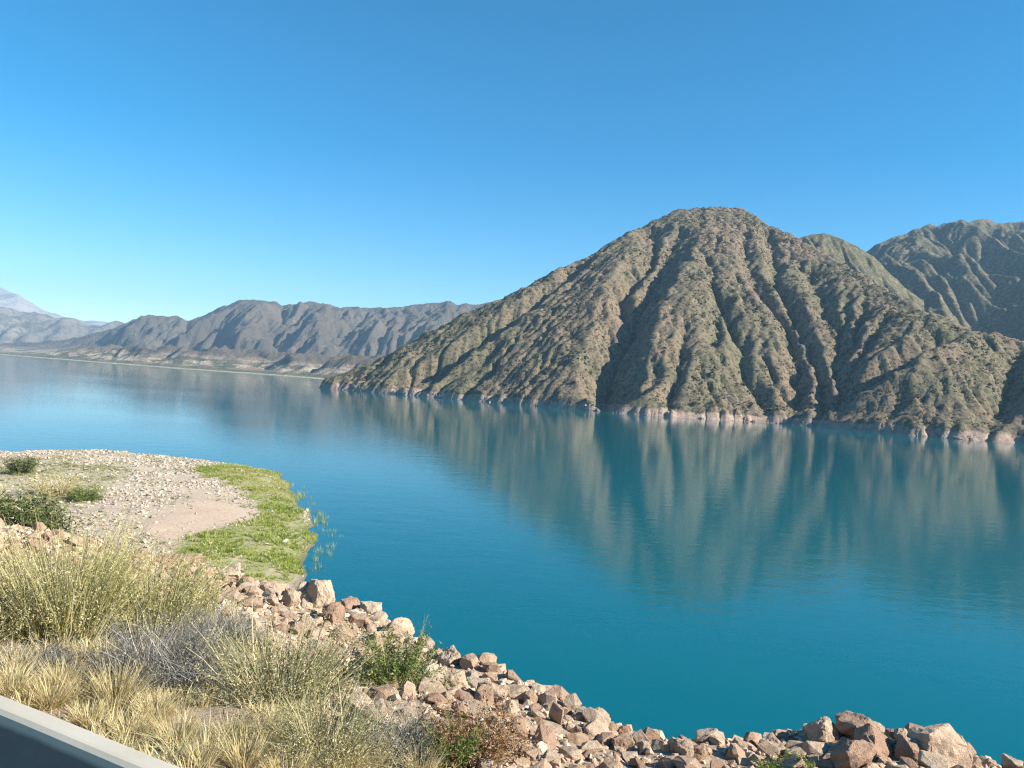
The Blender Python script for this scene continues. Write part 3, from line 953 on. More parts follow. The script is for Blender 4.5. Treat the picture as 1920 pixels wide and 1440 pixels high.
ROCKS = [(395, 1058, 27, 24), (466, 1074, 40, 20), (516, 1124, 30, 24), (672, 1160, 37, 27), (707, 1158, 40, 20), (713, 1196, 42, 32), (616, 1221, 37, 34), (635, 1255, 40, 34), (797, 1205, 37, 30),
         (825, 1188, 28, 17), (879, 1240, 37, 30), (853, 1299, 32, 26), (957, 1329, 26, 38), (932, 1240, 42, 22), (994, 1308, 28, 36), (972, 1362, 32, 42), (1042, 1338, 28, 42), (1072, 1317, 37, 24),
         (1033, 1290, 26, 16), (1175, 1341, 27, 20), (1217, 1380, 38, 28), (1277, 1374, 36, 22), (1268, 1398, 42, 28), (1148, 1432, 42, 28), (1256, 1429, 46, 26), (1675, 1377, 32, 22), (1856, 1430, 26, 17),
         (1440, 1402, 42, 32), (1403, 1384, 44, 28), (1464, 1378, 36, 20), (1494, 1402, 42, 22), (1662, 1430, 34, 20), (1704, 1432, 40, 24), (1530, 1405, 50, 30), (1560, 1425, 40, 26), (1380, 1412, 44, 30), (1420, 1428, 40, 26), (1825, 1425, 30, 20),
         (142, 1000, 27, 22), (231, 1016, 22, 20), (267, 1022, 18, 20), (248, 1019, 18, 18), (210, 1026, 42, 18), (254, 1036, 32, 16), (170, 1030, 30, 18), (60, 1005, 26, 18), (20, 1012, 24, 16), (290, 1048, 30, 20), (383, 1075, 30, 22), (100, 1012, 22, 15)]
n_rock = 0
for i, (px, py, w, h) in enumerate(ROCKS):
    put_rock('rock', SMALL_T[i % 14], px, py, w, h, parent=bank, seed=100 + i); n_rock += 1


def to_pix(P):
    d = P - CAM
    w = d @ fwd
    return 960 + FPX * (d @ RIGHT) / w, 720 - FPX * (d @ UP) / w, w


def in_poly(px, py, poly):
    poly = np.asarray(poly, float)
    c = np.zeros(np.shape(px), bool)
    j = len(poly) - 1
    for i in range(len(poly)):
        xi, yi = poly[i]; xj, yj = poly[j]
        c ^= ((yi > py) != (yj > py)) & (px < (xj - xi) * (py - yi) / (yj - yi + 1e-12) + xi)
        j = i
    return c


# lower limit of the rubble: a line on the ground, given where the photograph shows it
LOW_PX = np.array([(-200, 985), (0, 1035), (150, 1050), (280, 1075), (380, 1125), (560, 1210), (660, 1330), (800, 1400), (900, 1450), (960, 1520), (1100, 1580), (1400, 1640)], float)
_l = np.array([to_ground(x, y)[0][:2] for x, y in LOW_PX])
_la, _ls = _l @ DV, _l @ NV
_o = np.argsort(_la); _la, _ls = _la[_o], _ls[_o]


def rubble():
    global n_rock
    n = 14000
    a = rng.uniform(-16, 30, n); s = rng.uniform(3, 15, n)
    sc = crest_s(a); lo = np.interp(a, _la, _ls)
    ok = (s > lo - 0.3 * rng.uniform(0, 1, n)) & (s < sc + 0.9)
    a, s = a[ok], s[ok]
    size = np.sort(rng.lognormal(-2.55, 0.5, len(a)))[::-1]
    size = np.clip(size, 0.035, 0.19)
    kept = []
    grid = {}
    for x, y, r in ROCK_SPOTS:
        grid.setdefault((int(x // 0.8), int(y // 0.8)), []).append((x, y, r))
    for ai, si, r in zip(a, s, size):
        p = ai * DV + si * NV
        cx, cy = int(p[0] // 0.8), int(p[1] // 0.8)
        bad = False
        for i in (-1, 0, 1):
            for j in (-1, 0, 1):
                for (x, y, q) in grid.get((cx + i, cy + j), ()):
                    if (x - p[0]) ** 2 + (y - p[1]) ** 2 < (0.84 * (q + r)) ** 2: bad = True; break
                if bad: break
            if bad: break
        if bad: continue
        grid.setdefault((cx, cy), []).append((p[0], p[1], r))
        kept.append((p[0], p[1], ai, si, r))
    K = np.array(kept)
    z = ground_z(K[:, 2], K[:, 3])
    P = np.stack([K[:, 0], K[:, 1], z + K[:, 4] * 0.28], 1)
    px, py, w = to_pix(P)
    vis = (px > -20) & (px < 1940) & (py < 1460) & (K[:, 3] < crest_s(K[:, 2]) + 0.35)
    appar = np.where(vis, K[:, 4] / w, 0)
    order = np.argsort(-appar)
    single = order[:max(0, 298 - n_rock)]
    for c, i in enumerate(single):
        r = K[i, 4]
        o = bpy.data.objects.new('rock', SMALL_T[c % 14]); COL.objects.link(o)
        o.location = P[i]
        o.scale = (r * random.uniform(.85, 1.35), r * random.uniform(.75, 1.1), r * random.uniform(.55, .95))
        o.rotation_euler = (random.uniform(-.5, .5), random.uniform(-.5, .5), random.uniform(0, 6.28))
        o.parent = bank
    rest = np.setdiff1d(np.arange(len(K)), single)
    # small chips between
    m = 30000
    a = rng.uniform(-14, 26, m); s = rng.uniform(3, 15, m)
    ok = (s > np.interp(a, _la, _ls) - 0.6) & (s < crest_s(a) + 0.6)
    a, s = a[ok], s[ok]
    rr = rng.lognormal(-3.45, 0.45, len(a))
    PX = np.concatenate([P[rest], np.stack([a * DV[0] + s * NV[0], a * DV[1] + s * NV[1], ground_z(a, s) + rr * .3], 1)])
    RR = np.concatenate([K[rest, 4], rr])
    tm = []
    for q in range(8):
        bm = hull_rock(760 + q, 14 + q % 4); bm.verts.ensure_lookup_table(); bm.verts.index_update()
        tm.append((np.array([v.co[:] for v in bm.verts]), np.array([[v.index for v in f.verts] for f in bm.faces]))); bm.free()
    n = len(RR)
    scl = RR[:, None] * np.stack([rng.uniform(.85, 1.35, n), rng.uniform(.75, 1.1, n), rng.uniform(.5, .95, n)], 1)
    o = scatter_mesh('rubble', mat_rock('rubble_pink', 'tint'), tm, PX, scl, rng.uniform(0, 6.28, n), rng.uniform(0, 1, n), parent=bank, tilt=rng.uniform(-.6, .6, n))
    tag(o, kind='stuff')


rubble()


# ------------------------------------------------------------------ the low spit of gravel on the left
OUT_PX = [(-500, 862), (-200, 852), (0, 849), (150, 846), (240, 847), (300, 856), (400, 866), (470, 877), (525, 889), (545, 905), (552, 930), (568, 955), (580, 985), (594, 1005), (588, 1035), (575, 1055), (548, 1085)]
_op = on_plane(np.array([p[0] for p in OUT_PX]), np.array([p[1] for p in OUT_PX]), 0.0)[:, :2]
SPIT = np.concatenate([_op, np.array([(-17, 60), (-12, 48), (-5, 34), (-60, 40), (-230, 130), (-330, 190)])])
GREEN = [(355, 880), (395, 871), (430, 868), (520, 886), (548, 908), (552, 935), (575, 975), (605, 1010), (590, 1060), (545, 1095), (470, 1085), (400, 1062), (330, 1040), (340, 1015), (380, 1000), (430, 985), (478, 975), (486, 960), (470, 935), (440, 912), (400, 895)]
STRAWY = [(420, 880), (520, 886), (545, 905), (545, 940), (500, 935), (450, 910)]
BARE = [(270, 985), (300, 955), (380, 925), (440, 940), (470, 960), (430, 985), (360, 1000), (300, 1015)]
HERB = [(-200, 868), (120, 866), (200, 868), (240, 880), (230, 900), (180, 930), (150, 950), (60, 950), (-200, 960)]


def poly_sd(X, Y, poly):
    d = np.full(X.shape, 1e9)
    for i in range(len(poly)):
        a = poly[i - 1]; b = poly[i]
        ab = b - a
        t = np.clip(((X - a[0]) * ab[0] + (Y - a[1]) * ab[1]) / (ab @ ab), 0, 1)
        d = np.minimum(d, np.hypot(X - a[0] - t * ab[0], Y - a[1] - t * ab[1]))
    return np.where(in_poly(X, Y, poly), d, -d)


def soft(px, py, poly, r, seed):
    """soft-edged membership with a ragged border"""
    q = poly_sd(px + 14 * noise(px / 22, py / 11, seed) + 5 * noise(px / 7, py / 4, seed + 1), py + 5 * noise(px / 20, py / 9, seed + 2), np.array(poly, float))
    return smoothstep(-r, r, q)


def spit_z(X, Y):
    sd = poly_sd(X + 1.2 * fbm(X / 9, Y / 9, 3, 141), Y + 2.0 * fbm(X / 9, Y / 9, 3, 145), SPIT)
    z = np.where(sd > 0, 1.9 * (1 - np.exp(-sd / 11.0)), sd * 0.10)
    z = z + smoothstep(0, 4, sd) * 0.22 * fbm(X / 11, Y / 11, 3, 149)
    return np.maximum(z, -1.5), sd


def build_spit():
    xs = np.arange(-190, 2, 0.6); ys = np.arange(32, 210, 0.6)
    X, Y = np.meshgrid(xs, ys)
    Z, sd = spit_z(X, Y)
    px, py, w = to_pix(np.stack([X, Y, Z], -1))
    g = soft(px, py, GREEN, 6, 151); b = soft(px, py, BARE, 20, 155); h = soft(px, py, HERB, 12, 157)
    t = NT('spit_gravel')
    n1 = t.noise(0.12, 5, 0.6); n2 = t.noise(2.4, 5, 0.75)
    col = t.mix(t.ramp(n1, [(0.35, 0.0), (0.65, 1.0)]), (0.40, 0.32, 0.245), (0.45, 0.38, 0.295))
    col = t.mix(t.math('MULTIPLY', t.ramp(n2, [(0.38, 1.0), (0.5, 0.0)]), 0.35), col, (0.26, 0.205, 0.155))
    col = t.mix(t.attr('bare'), col, t.mix(t.ramp(n2, [(0.35, 0.0), (0.65, 1.0)]), (0.42, 0.31, 0.23), (0.50, 0.385, 0.29)))
    col = t.mix(t.math('MULTIPLY', t.attr('herb'), t.ramp(n1, [(0.35, 0.3), (0.6, 0.85)])), col, (0.36, 0.335, 0.19))
    col = t.mix(t.math('MULTIPLY', t.attr('green'), t.ramp(t.noise(0.35, 5, 0.65), [(0.35, 0.35), (0.6, 0.9)])), col, (0.22, 0.235, 0.08))
    wet = t.math('SUBTRACT', 1.0, t.math('DIVIDE', t.sep('Z'), 0.16, clamp=True), clamp=True)
    col = t.mix(t.math('MULTIPLY', wet, 0.8), col, (0.12, 0.105, 0.07))
    t.bump(n2, 0.12, 0.8)
    o = grid_mesh('spit', X, Y, Z, t.done(col, 0.95, 0.1), keep=sd > -14, attrs={'green': g, 'bare': b, 'herb': h})
    tag(o, kind='structure')
    return o


spit = build_spit()


def blades_template(k, n=7, spread=0.55, w=0.05, lean=0.5):
    """a small tuft of narrow pointed leaves, unit height"""
    r = np.random.default_rng(500 + k)
    V, F = [], []
    for i in range(n):
        a = r.uniform(0, 6.28); d = np.array([math.cos(a), math.sin(a), 0]); b = d * r.uniform(0, .35) * spread
        side = np.array([-math.sin(a + r.uniform(-1, 1)), math.cos(a), 0]) * w * r.uniform(.7, 1.3)
        h = r.uniform(.55, 1.0); l = lean * r.uniform(.2, 1.0) * spread
        m = b + d * l * 0.35 + np.array([0, 0, h * 0.6]); tip = b + d * l + np.array([0, 0, h])
        o = len(V)
        V += [b - side, b + side, m - side * .8, m + side * .8, tip]
        F += [(o, o + 1, o + 3), (o, o + 3, o + 2), (o + 2, o + 3, o + 4)]
    return np.array(V), np.array(F)


def spit_cover():
    n = 190000
    x = rng.uniform(-160, -2, n); y = rng.uniform(45, 200, n)
    z, sd = spit_z(x, y)
    px, py, w = to_pix(np.stack([x, y, z], 1))
    ok = (sd > 0.2) & (px > -60) & (px < 640) & (py < 1110) & (py > 840)
    x, y, z, sd, px, py, w = (q[ok] for q in (x, y, z, sd, px, py, w))
    g = soft(px, py, GREEN, 6, 151); b = soft(px, py, BARE, 20, 155); h = soft(px, py, HERB, 12, 157)
    rnd = rng.uniform(0, 1, len(x))
    # stones
    band = 0.55 + 0.5 * fbm(x / 9, y / 9, 3, 161)
    ps = np.clip(band, 0.05, 1) * (1 - 0.93 * g) * (1 - 0.85 * b) * (1 - 0.6 * h)
    m = rnd < ps * 0.7
    k = int(m.sum())
    size = rng.lognormal(-1.95, 0.45, k)
    size = np.clip(size, 0.06, 0.45) * (1 - 0.5 * b[m])
    tm = []
    for q in range(5):
        bm = hull_rock(700 + q, 9)
        bm.verts.ensure_lookup_table()
        bm.verts.index_update()
        tm.append((np.array([v.co[:] for v in bm.verts]), np.array([[v.index for v in f.verts] for f in bm.faces]))); bm.free()
    t = mat_tint('gravel_stone', [(0.0, (0.32, 0.24, 0.18)), (0.4, (0.42, 0.34, 0.265)), (0.8, (0.48, 0.42, 0.34)), (1.0, (0.36, 0.30, 0.25))], 0.95)
    scl = size[:, None] * np.stack([rng.uniform(.8, 1.3, k), rng.uniform(.7, 1.1, k), rng.uniform(.45, .85, k)], 1)
    o = scatter_mesh('gravel', t, tm, np.stack([x[m], y[m], z[m] + size * .22], 1), scl, rng.uniform(0, 6.28, k), rng.uniform(0, 1, k))
    tag(o, 'pale loose stones covering the low spit of land by the lake', 'gravel', kind='stuff')
    # bright grass
    clump = smoothstep(-0.5, 0.35, fbm(x / 5, y / 5, 3, 163))
    m = (rnd > 0.1) & (rng.uniform(0, 1, len(x)) < g * (0.72 + 0.28 * clump))
    k = int(m.sum())
    hh = rng.uniform(0.18, 0.5, k) * (0.55 + 0.7 * clump[m])
    st = soft(px[m], py[m], STRAWY, 10, 167)
    tint = np.clip(rng.uniform(0.1, 0.75, k) + 0.38 * st + 0.28 * fbm(x[m] / 6, y[m] / 6, 2, 169), 0, 1)
    mg = mat_tint('lakeside_grass_leaf', [(0.0, (0.18, 0.25, 0.04)), (0.4, (0.31, 0.37, 0.075)), (0.7, (0.43, 0.43, 0.14)), (1.0, (0.54, 0.48, 0.23))], 0.8, 0.35)
    tg = [blades_template(q, 11, 1.2, 0.055, 0.9) for q in range(5)]
    o = scatter_mesh('lakeside_grass', mg, tg, np.stack([x[m], y[m], z[m] - .02], 1), np.stack([hh, hh, hh], 1), rng.uniform(0, 6.28, k), tint)
    tag(o, 'bright green grass fringing the spit along the water', 'grass', kind='stuff')
    # thin herbs on the left and between stones
    clump = smoothstep(0.0, 0.5, fbm(x / 7, y / 5, 3, 173))
    m = (rng.uniform(0, 1, len(x)) < (1.6 * h + 0.3 * (1 - b)) * (0.12 + 0.88 * clump) * (1 - g))
    k = int(m.sum())
    hh = rng.uniform(0.14, 0.36, k)
    mh = mat_tint('herb_leaf', [(0.0, (0.17, 0.20, 0.08)), (0.5, (0.33, 0.33, 0.16)), (1.0, (0.52, 0.46, 0.28))], 0.85, 0.3)
    o = scatter_mesh('thin_herbs', mh, tg, np.stack([x[m], y[m], z[m] - .02], 1), np.stack([hh * 1.3, hh * 1.3, hh], 1), rng.uniform(0, 6.28, k), np.clip(rng.uniform(0, 1, k) + 0.3 * fbm(x[m] / 12, y[m] / 12, 2, 177), 0, 1))
    tag(o, 'thin pale green herbs spread over the gravel spit', 'herbs', kind='stuff')
    # reeds standing in the shallow water
    n = 22000
    x = rng.uniform(-45, 0, n); y = rng.uniform(58, 125, n)
    z, sd = spit_z(x, y)
    px, py, w = to_pix(np.stack([x, y, np.zeros(n)], 1))
    cl = smoothstep(0.05, 0.5, fbm(x / 2.6, y / 4, 2, 179))
    m = (sd < 1.2) & (sd > -2.4) & (rng.uniform(0, 1, n) < cl * np.exp(np.minimum(sd, 0) / 1.5) * 0.9) & (py > 890)
    k = int(m.sum())
    hh = rng.uniform(0.4, 0.95, k)
    tr = [blades_template(20 + q, 7, 0.9, 0.016, 0.6) for q in range(4)]
    o = scatter_mesh('reeds', mg, tr, np.stack([x[m], y[m], np.maximum(z[m], -0.15)], 1), np.stack([hh, hh, hh], 1), rng.uniform(0, 6.28, k), rng.uniform(0.3, 1, k))
    tag(o, 'sparse reeds standing in the shallows off the spit', 'reeds', kind='stuff')


spit_cover()


# ------------------------------------------------------------------ plants on the bank
def ribbons(n, r0, L, spread, droop, w, seed, segs=4, flat=1.0, lean=(0, 0), wander=0.18):
    """n tapering curved stems; returns verts, tris, tint, and points along stems for leaves"""
    r = np.random.default_rng(seed)
    az = r.uniform(0, 2 * np.pi, n)
    rad = r0 * np.sqrt(r.uniform(0, 1, n))
    bx, by = rad * np.cos(az), rad * np.sin(az) * flat
    az2 = az + r.normal(0, 0.5, n)
    inc = np.abs(r.normal(0, spread, n)) + 0.12            # from vertical
    inc = np.clip(inc, 0, 1.45)
    ln = r.uniform(L[0], L[1], n)
    cur = r.uniform(0.2, 1.0, n) * droop
    pts = [np.stack([bx, by, np.zeros(n)], 1)]
    ang = inc.copy()
    for k in range(segs):
        d = np.stack([np.sin(ang) * np.cos(az2) + lean[0], np.sin(ang) * np.sin(az2) + lean[1], np.cos(ang)], 1)
        pts.append(pts[-1] + d * (ln / segs)[:, None])
        ang = ang + cur / segs
        az2 = az2 + r.normal(0, wander, n)
    sa = r.uniform(0, np.pi, n)
    side = np.stack([np.cos(sa), np.sin(sa), 0 * sa], 1) * (w * r.uniform(.6, 1.3, n))[:, None]
    V = []
    for k, p in enumerate(pts):
        tw = 1 - 0.8 * k / segs
        V += [p - side * tw, p + side * tw]
    V = np.stack(V, 1)                                         # n, 2(segs+1), 3
    base = []
    for k in range(segs):
        o = 2 * k
        base += [(o, o + 1, o + 3), (o, o + 3, o + 2)]
    base = np.array(base)
    F = (base[None] + (np.arange(n) * 2 * (segs + 1))[:, None, None]).reshape(-1, 3)
    tint = np.repeat(r.uniform(0, 1, n), 2 * (segs + 1))
    return V.reshape(-1, 3), F, tint, np.stack(pts, 1)


def leaves(pts, per, size, seed, jitter=0.03, lo=1):
    """little pointed leaves along the stems"""
    r = np.random.default_rng(seed)
    n, k, _ = pts.shape
    m = n * per
    si = r.integers(0, n, m); f = r.uniform(lo, k - 1.001, m); i = f.astype(int); fr = (f - i)[:, None]
    p = pts[si, i] * (1 - fr) + pts[si, i + 1] * fr + r.normal(0, jitter, (m, 3))
    d = r.normal(0, 1, (m, 3)); d[:, 2] = np.abs(d[:, 2]) * .8; d /= np.linalg.norm(d, axis=1)[:, None]
    q = np.cross(d, r.normal(0, 1, (m, 3))); q /= np.linalg.norm(q, axis=1)[:, None]
    s = size * r.uniform(.5, 1.4, m)[:, None]
    V = np.stack([p - q * s * .25, p + d * s * .5 - q * s * .02, p + d * s * 1.2, p + q * s * .25], 1)
    b = np.array([(0, 1, 3), (1, 2, 3)])
    F = (b[None] + (np.arange(m) * 4)[:, None, None]).reshape(-1, 3)
    return V.reshape(-1, 3), F, np.repeat(r.uniform(0, 1, m), 4)


M_BROOM = mat_tint('broom_stem', [(0.0, (0.21, 0.205, 0.065)), (0.45, (0.37, 0.34, 0.14)), (0.8, (0.52, 0.46, 0.24)), (1.0, (0.64, 0.57, 0.37))], 0.8, 0.25)
M_OLIVE = mat_tint('olive_stem', [(0.0, (0.15, 0.15, 0.07)), (0.5, (0.32, 0.295, 0.15)), (0.85, (0.50, 0.44, 0.25)), (1.0, (0.64, 0.57, 0.39))], 0.85, 0.2)
M_GREY = mat_tint('dead_twig', [(0.0, (0.08, 0.077, 0.068)), (0.5, (0.18, 0.175, 0.155)), (0.85, (0.30, 0.29, 0.26)), (1.0, (0.52, 0.49, 0.43))], 0.9)
M_STRAW = mat_tint('straw_blade', [(0.0, (0.38, 0.29, 0.14)), (0.5, (0.58, 0.48, 0.25)), (0.85, (0.66, 0.57, 0.34)), (1.0, (0.70, 0.64, 0.44))], 0.8, 0.3)
M_LEAF = mat_tint('shrub_leaf', [(0.0, (0.07, 0.11, 0.025)), (0.5, (0.15, 0.20, 0.05)), (0.85, (0.26, 0.29, 0.09)), (1.0, (0.36, 0.35, 0.16))], 0.8, 0.3)
M_DARKLEAF = mat_tint('dark_shrub_leaf', [(0.0, (0.05, 0.075, 0.022)), (0.5, (0.10, 0.125, 0.04)), (1.0, (0.22, 0.21, 0.09))], 0.85, 0.2)
M_BROWN = mat_tint('brown_leaf', [(0.0, (0.16, 0.085, 0.04)), (0.5, (0.30, 0.17, 0.08)), (1.0, (0.46, 0.33, 0.20))], 0.9, 0.2)
M_BRANCH = mat_tint('branch_bark', [(0.0, (0.10, 0.08, 0.06)), (1.0, (0.26, 0.22, 0.17))], 0.95)

STYLE = {  # stems: n, spread, droop, width; leaf: per stem, size
    'broom': dict(mats=(M_BROOM, M_BROOM), n=520, spread=0.36, droop=0.5, w=0.0055, leaf=(16, 0.024)),
    'olive': dict(mats=(M_OLIVE, M_OLIVE), n=460, spread=0.62, droop=0.9, w=0.0055, leaf=(16, 0.022)),
    'grey': dict(mats=(M_GREY, M_GREY), n=1700, spread=1.0, droop=1.0, w=0.0034, leaf=(3, 0.018), wander=0.85),
    'green': dict(mats=(M_BRANCH, M_LEAF), n=150, spread=0.6, droop=0.4, w=0.006, leaf=(46, 0.040)),
    'dark': dict(mats=(M_BRANCH, M_DARKLEAF), n=150, spread=0.6, droop=0.3, w=0.006, leaf=(46, 0.042)),
    'brown': dict(mats=(M_BROWN, M_BROWN), n=260, spread=0.65, droop=0.6, w=0.005, leaf=(22, 0.035)),
    'dry': dict(mats=(M_STRAW, M_STRAW), n=260, spread=0.6, droop=0.8, w=0.005, leaf=(10, 0.02)),
    'stems': dict(mats=(M_BROOM, M_BROOM), n=90, spread=0.30, droop=0.3, w=0.005, leaf=(8, 0.04)),
}


def plant(style, name, label, cat, px, py, wpx, hpx, seed, group=None, where='bank', dens=1.0):
    st = STYLE[style]
    if where == 'bank':
        p, dist = to_ground(px, py); k = dist / FPX
    else:
        q = on_plane(np.array([float(px)]), np.array([float(py)]), 1.7)[0]
        z, _ = spit_z(np.array([q[0]]), np.array([q[1]]))
        p = np.array([q[0], q[1], z[0]]); k = np.linalg.norm(p - CAM) / FPX
    W, Hh = wpx * k, hpx * k
    root = empty(name, tuple(p - np.array([0, 0, 0.03])))
    tag(root, label, cat, group)
    n = int(st['n'] * dens)
    sc = max(W, Hh)
    far = 1.0 if where == 'bank' else max(1.0, 0.03 / 0.012)
    L = (Hh * 0.6, Hh * 1.22)
    v, f, t, pts = ribbons(n, W * 0.26, L, st['spread'] * min(1.4, max(.6, W / Hh / 1.3)), st['droop'], st['w'] * far * (0.6 + 0.5 * sc), seed, segs=6 if 'wander' in st else 4, wander=st.get('wander', 0.18))
    mesh_np('stems', v, f, st['mats'][0], parent=root, attrs={'tint': t})
    per, size = st['leaf']
    v, f, t = leaves(pts, per, size * far * (0.55 + 0.45 * sc), seed + 1, jitter=0.02 * sc * far)
    mesh_np('foliage', v, f, st['mats'][1], parent=root, attrs={'tint': t})
    return root


BG = 'bushes on the verge behind the barrier'
plant('broom', 'broom_bush', 'tall yellow-green broom bush with arching stems near the left edge', 'bush', 120, 1205, 250, 215, 1, BG, dens=1.3)
plant('olive', 'olive_bush', 'dusky olive bush with a dark shaded heart, cut by the left edge', 'bush', -10, 1190, 190, 150, 2, BG)
plant('broom', 'broom_bush', 'paler broom bush with loose green stems behind the grey dead bush', 'bush', 285, 1175, 250, 150, 3, BG)
plant('grey', 'dead_bush', 'tangled grey dead bush, large and dome-shaped, behind the straw tufts', 'bush', 300, 1285, 270, 150, 4, BG, dens=1.4)
plant('grey', 'dead_bush', 'dark low tangle of dead twigs at the upper right of the large grey bush', 'bush', 415, 1205, 170, 75, 5, BG)
plant('olive', 'olive_bush', 'wide olive-green dry bush in the middle of the verge', 'bush', 520, 1320, 290, 165, 6, BG, dens=1.5)
plant('stems', 'stalky_plant', 'thin yellow-green stalks rising against the rocks, above the dead twigs', 'plant', 375, 1160, 100, 110, 7, BG)
plant('stems', 'stalky_plant', 'thin upright stalks in front of the brown-faced boulder', 'plant', 195, 1090, 110, 90, 27, BG)
plant('green', 'green_shrub', 'small leafy green shrub among the rocks with a black shadow at its foot', 'shrub', 735, 1290, 150, 100, 8, BG, dens=1.2)
plant('grey', 'dead_bush', 'pale grey brushwood lying below the small green shrub', 'bush', 735, 1425, 190, 105, 9, BG)
plant('brown', 'brown_shrub', 'russet-brown dry shrub at the lower end of the rubble', 'shrub', 890, 1425, 150, 105, 10, BG)
plant('green', 'green_shrub', 'small green shrub growing out of the russet-brown one', 'shrub', 845, 1440, 100, 80, 11, BG, dens=.7)
plant('green', 'green_shrub', 'hazy green tuft at the bottom edge below the pale-topped boulder', 'shrub', 1485, 1462, 170, 34, 12, BG, dens=.7)
plant('stems', 'stalky_plant', 'tiny sprig of stalks silhouetted against the water on the crest', 'plant', 785, 1192, 34, 44, 13, BG, dens=.12)
plant('olive', 'olive_bush', 'straw-coloured drooping bush left of the pale grey brushwood', 'bush', 610, 1420, 220, 130, 14, BG)
plant('grey', 'dead_bush', 'grey twiggy patch on the ground at the foot of the tall broom bush', 'bush', 60, 1255, 190, 60, 15, BG, dens=.7)
SG = 'shrubs on the gravel spit'
plant('dark', 'dark_shrub', 'dark round shrub standing alone far out on the spit', 'shrub', 40, 890, 38, 27, 16, SG, 'spit', .7)
plant('dark', 'dark_shrub', 'dark green spreading shrub on the spit at the left edge', 'shrub', 40, 1008, 120, 58, 17, SG, 'spit', 1.2)
plant('dry', 'dry_shrub', 'tan dry clump in the middle of the herb field on the spit', 'shrub', 105, 928, 80, 36, 18, SG, 'spit', .8)
plant('green', 'green_shrub', 'low bright green clump right of the tan dry clump', 'shrub', 160, 938, 46, 20, 19, SG, 'spit', .6)
plant('stems', 'stalky_plant', 'pair of thin pale stalks sticking up over the water at the spit edge', 'plant', 232, 852, 12, 18, 20, SG, 'spit', .05)


def straw_tuft(px, py, wpx, hpx, seed, label):
    p, dist = to_ground(px, py); k = dist / FPX
    v, f, t, _ = ribbons(520, wpx * k * 0.2, (hpx * k * .55, hpx * k * 1.15), 0.5, 0.8, 0.0042, seed, segs=3)
    o = mesh_np('grass_tuft', v, f, M_STRAW, attrs={'tint': t})
    o.location = tuple(p - np.array([0, 0, .02]))
    tag(o, label, 'grass tuft', 'straw-yellow grass tufts behind the barrier')


ORD = ['first', 'second', 'third', 'fourth', 'fifth', 'sixth', 'seventh', 'eighth', 'ninth', 'tenth', 'eleventh', 'twelfth']
front = [(20, 1300, 90, 60), (95, 1325, 90, 60), (165, 1365, 80, 55), (240, 1395, 90, 60), (330, 1400, 110, 70), (380, 1440, 100, 60), (455, 1440, 110, 70), (540, 1470, 110, 70), (640, 1470, 120, 80)]
back_ = [(30, 1265, 80, 50), (115, 1290, 90, 60), (215, 1320, 120, 80), (290, 1350, 100, 60), (430, 1395, 100, 60), (500, 1400, 90, 60), (690, 1440, 110, 70), (790, 1455, 100, 60)]
for i, (px, py, w, h) in enumerate(front):
    straw_tuft(px, py, w, h, 600 + i, 'straw-yellow grass tuft, %s from the left in the row right behind the barrier' % ORD[i])
for i, (px, py, w, h) in enumerate(back_):
    straw_tuft(px, py, w, h, 640 + i, 'straw-yellow grass tuft, %s from the left in the row below the bushes' % ORD[i])


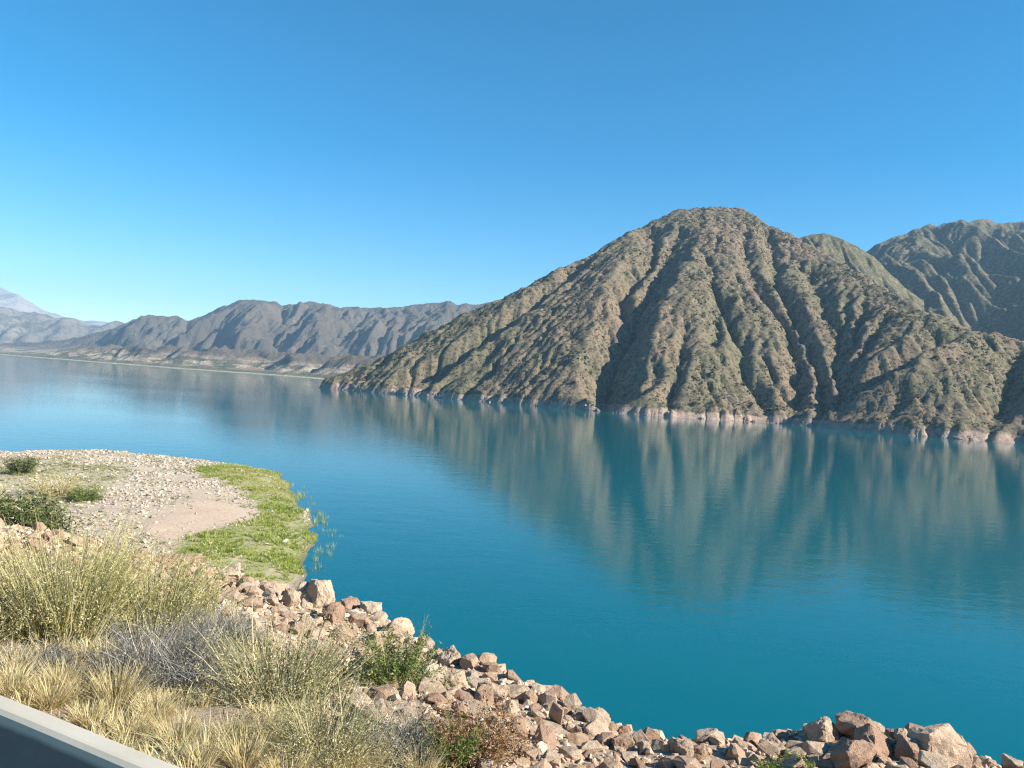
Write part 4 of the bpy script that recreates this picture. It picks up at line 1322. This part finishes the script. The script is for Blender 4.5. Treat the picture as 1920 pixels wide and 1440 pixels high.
def verge_grass():
    n = 34000
    a = rng.uniform(-12, 26, n); s = rng.uniform(2.8, 12.5, n)
    lo = np.interp(a, _la, _ls)
    dens = smoothstep(-0.55, 0.25, fbm(a / 0.9, s / 0.9, 3, 181)) * smoothstep(lo + 0.3, lo - 1.5, s)
    m = rng.uniform(0, 1, n) < dens
    a, s = a[m], s[m]; k = len(a)
    z = ground_z(a, s)
    hh = rng.uniform(0.07, 0.26, k)
    tm = [blades_template(40 + q, 10, 1.0, 0.022, 0.9) for q in range(6)]
    o = scatter_mesh('dry_grass', M_STRAW, tm, np.stack([a * DV[0] + s * NV[0], a * DV[1] + s * NV[1], z - .01], 1), np.stack([hh * 1.2, hh * 1.2, hh], 1), rng.uniform(0, 6.28, k), rng.uniform(0, 1, k))
    tag(o, 'short dry grass between the tufts and bushes of the verge', 'dry grass', kind='stuff')
    n = 9000
    a = rng.uniform(-12, 26, n); s = rng.uniform(3.2, 13.0, n)
    lo = np.interp(a, _la, _ls)
    dens = smoothstep(0.0, 0.5, fbm(a / 0.7, s / 0.7, 3, 185)) * smoothstep(lo + 1.2, lo - 0.8, s)
    m = rng.uniform(0, 1, n) < dens
    a, s = a[m], s[m]; k = len(a)
    hh = rng.uniform(0.08, 0.34, k)
    tm = [blades_template(60 + q, 12, 1.6, 0.016, 1.2) for q in range(6)]
    o = scatter_mesh('weeds', M_OLIVE, tm, np.stack([a * DV[0] + s * NV[0], a * DV[1] + s * NV[1], ground_z(a, s) - .01], 1), np.stack([hh * 1.1, hh * 1.1, hh], 1), rng.uniform(0, 6.28, k), rng.uniform(0, 1, k))
    tag(o, 'thin olive weeds straggling from the verge into the rubble', 'weeds', kind='stuff')
    n = 7000
    a = rng.uniform(-12, 26, n); s = rng.uniform(3.0, 12.5, n)
    m = (s < np.interp(a, _la, _ls) + 0.8) & (rng.uniform(0, 1, n) < smoothstep(-0.2, 0.4, fbm(a / 1.3, s / 1.3, 2, 187)))
    a, s = a[m], s[m]; k = len(a)
    ln = rng.uniform(0.05, 0.28, k); th = np.full(k, 0.0035)
    tv = np.array([(-1, -1, -1), (-1, 1, -1), (-1, 0, 1), (1, -.5, 0), (1, .5, 0), (1, 0, 1.5)], float)
    tf = np.array([(0, 1, 4), (0, 4, 3), (1, 2, 5), (1, 5, 4), (2, 0, 3), (2, 3, 5)])
    o = scatter_mesh('twig_litter', M_GREY, [(tv, tf)], np.stack([a * DV[0] + s * NV[0], a * DV[1] + s * NV[1], ground_z(a, s) + .02], 1), np.stack([ln, th, th], 1), rng.uniform(0, 6.28, k), rng.uniform(0, 1, k))
    tag(o, 'grey broken twigs littering the ground of the verge', 'twigs', kind='stuff')


verge_grass()


# ------------------------------------------------------------------ the air
def build_haze():
    x0, x1, y0, y1, z0, z1 = -10500, 3200, -300, 8800, -9, 820
    V = [(x, y, z) for z in (z0, z1) for y in (y0, y1) for x in (x0, x1)]
    F = [(0, 2, 3, 1), (4, 5, 7, 6), (0, 1, 5, 4), (2, 6, 7, 3), (0, 4, 6, 2), (1, 3, 7, 5)]
    m = bpy.data.materials.new('air'); m.use_nodes = True
    nt = m.node_tree; nt.nodes.remove(nt.nodes['Principled BSDF'])
    v = nt.nodes.new('ShaderNodeVolumePrincipled')
    v.inputs['Color'].default_value = (0.42, 0.70, 1.0, 1)
    v.inputs['Density'].default_value = 9.5e-5
    nt.links.new(v.outputs[0], nt.nodes['Material Output'].inputs['Volume'])
    m.cycles.volume_sampling = 'DISTANCE'
    m.cycles.homogeneous_volume = True
    me = bpy.data.meshes.new('haze'); me.from_pydata(V, [], F); me.materials.append(m)
    o = bpy.data.objects.new('haze', me); COL.objects.link(o)
    tag(o, 'pale blue haze that veils the far mountains', 'haze', kind='stuff')


build_haze()
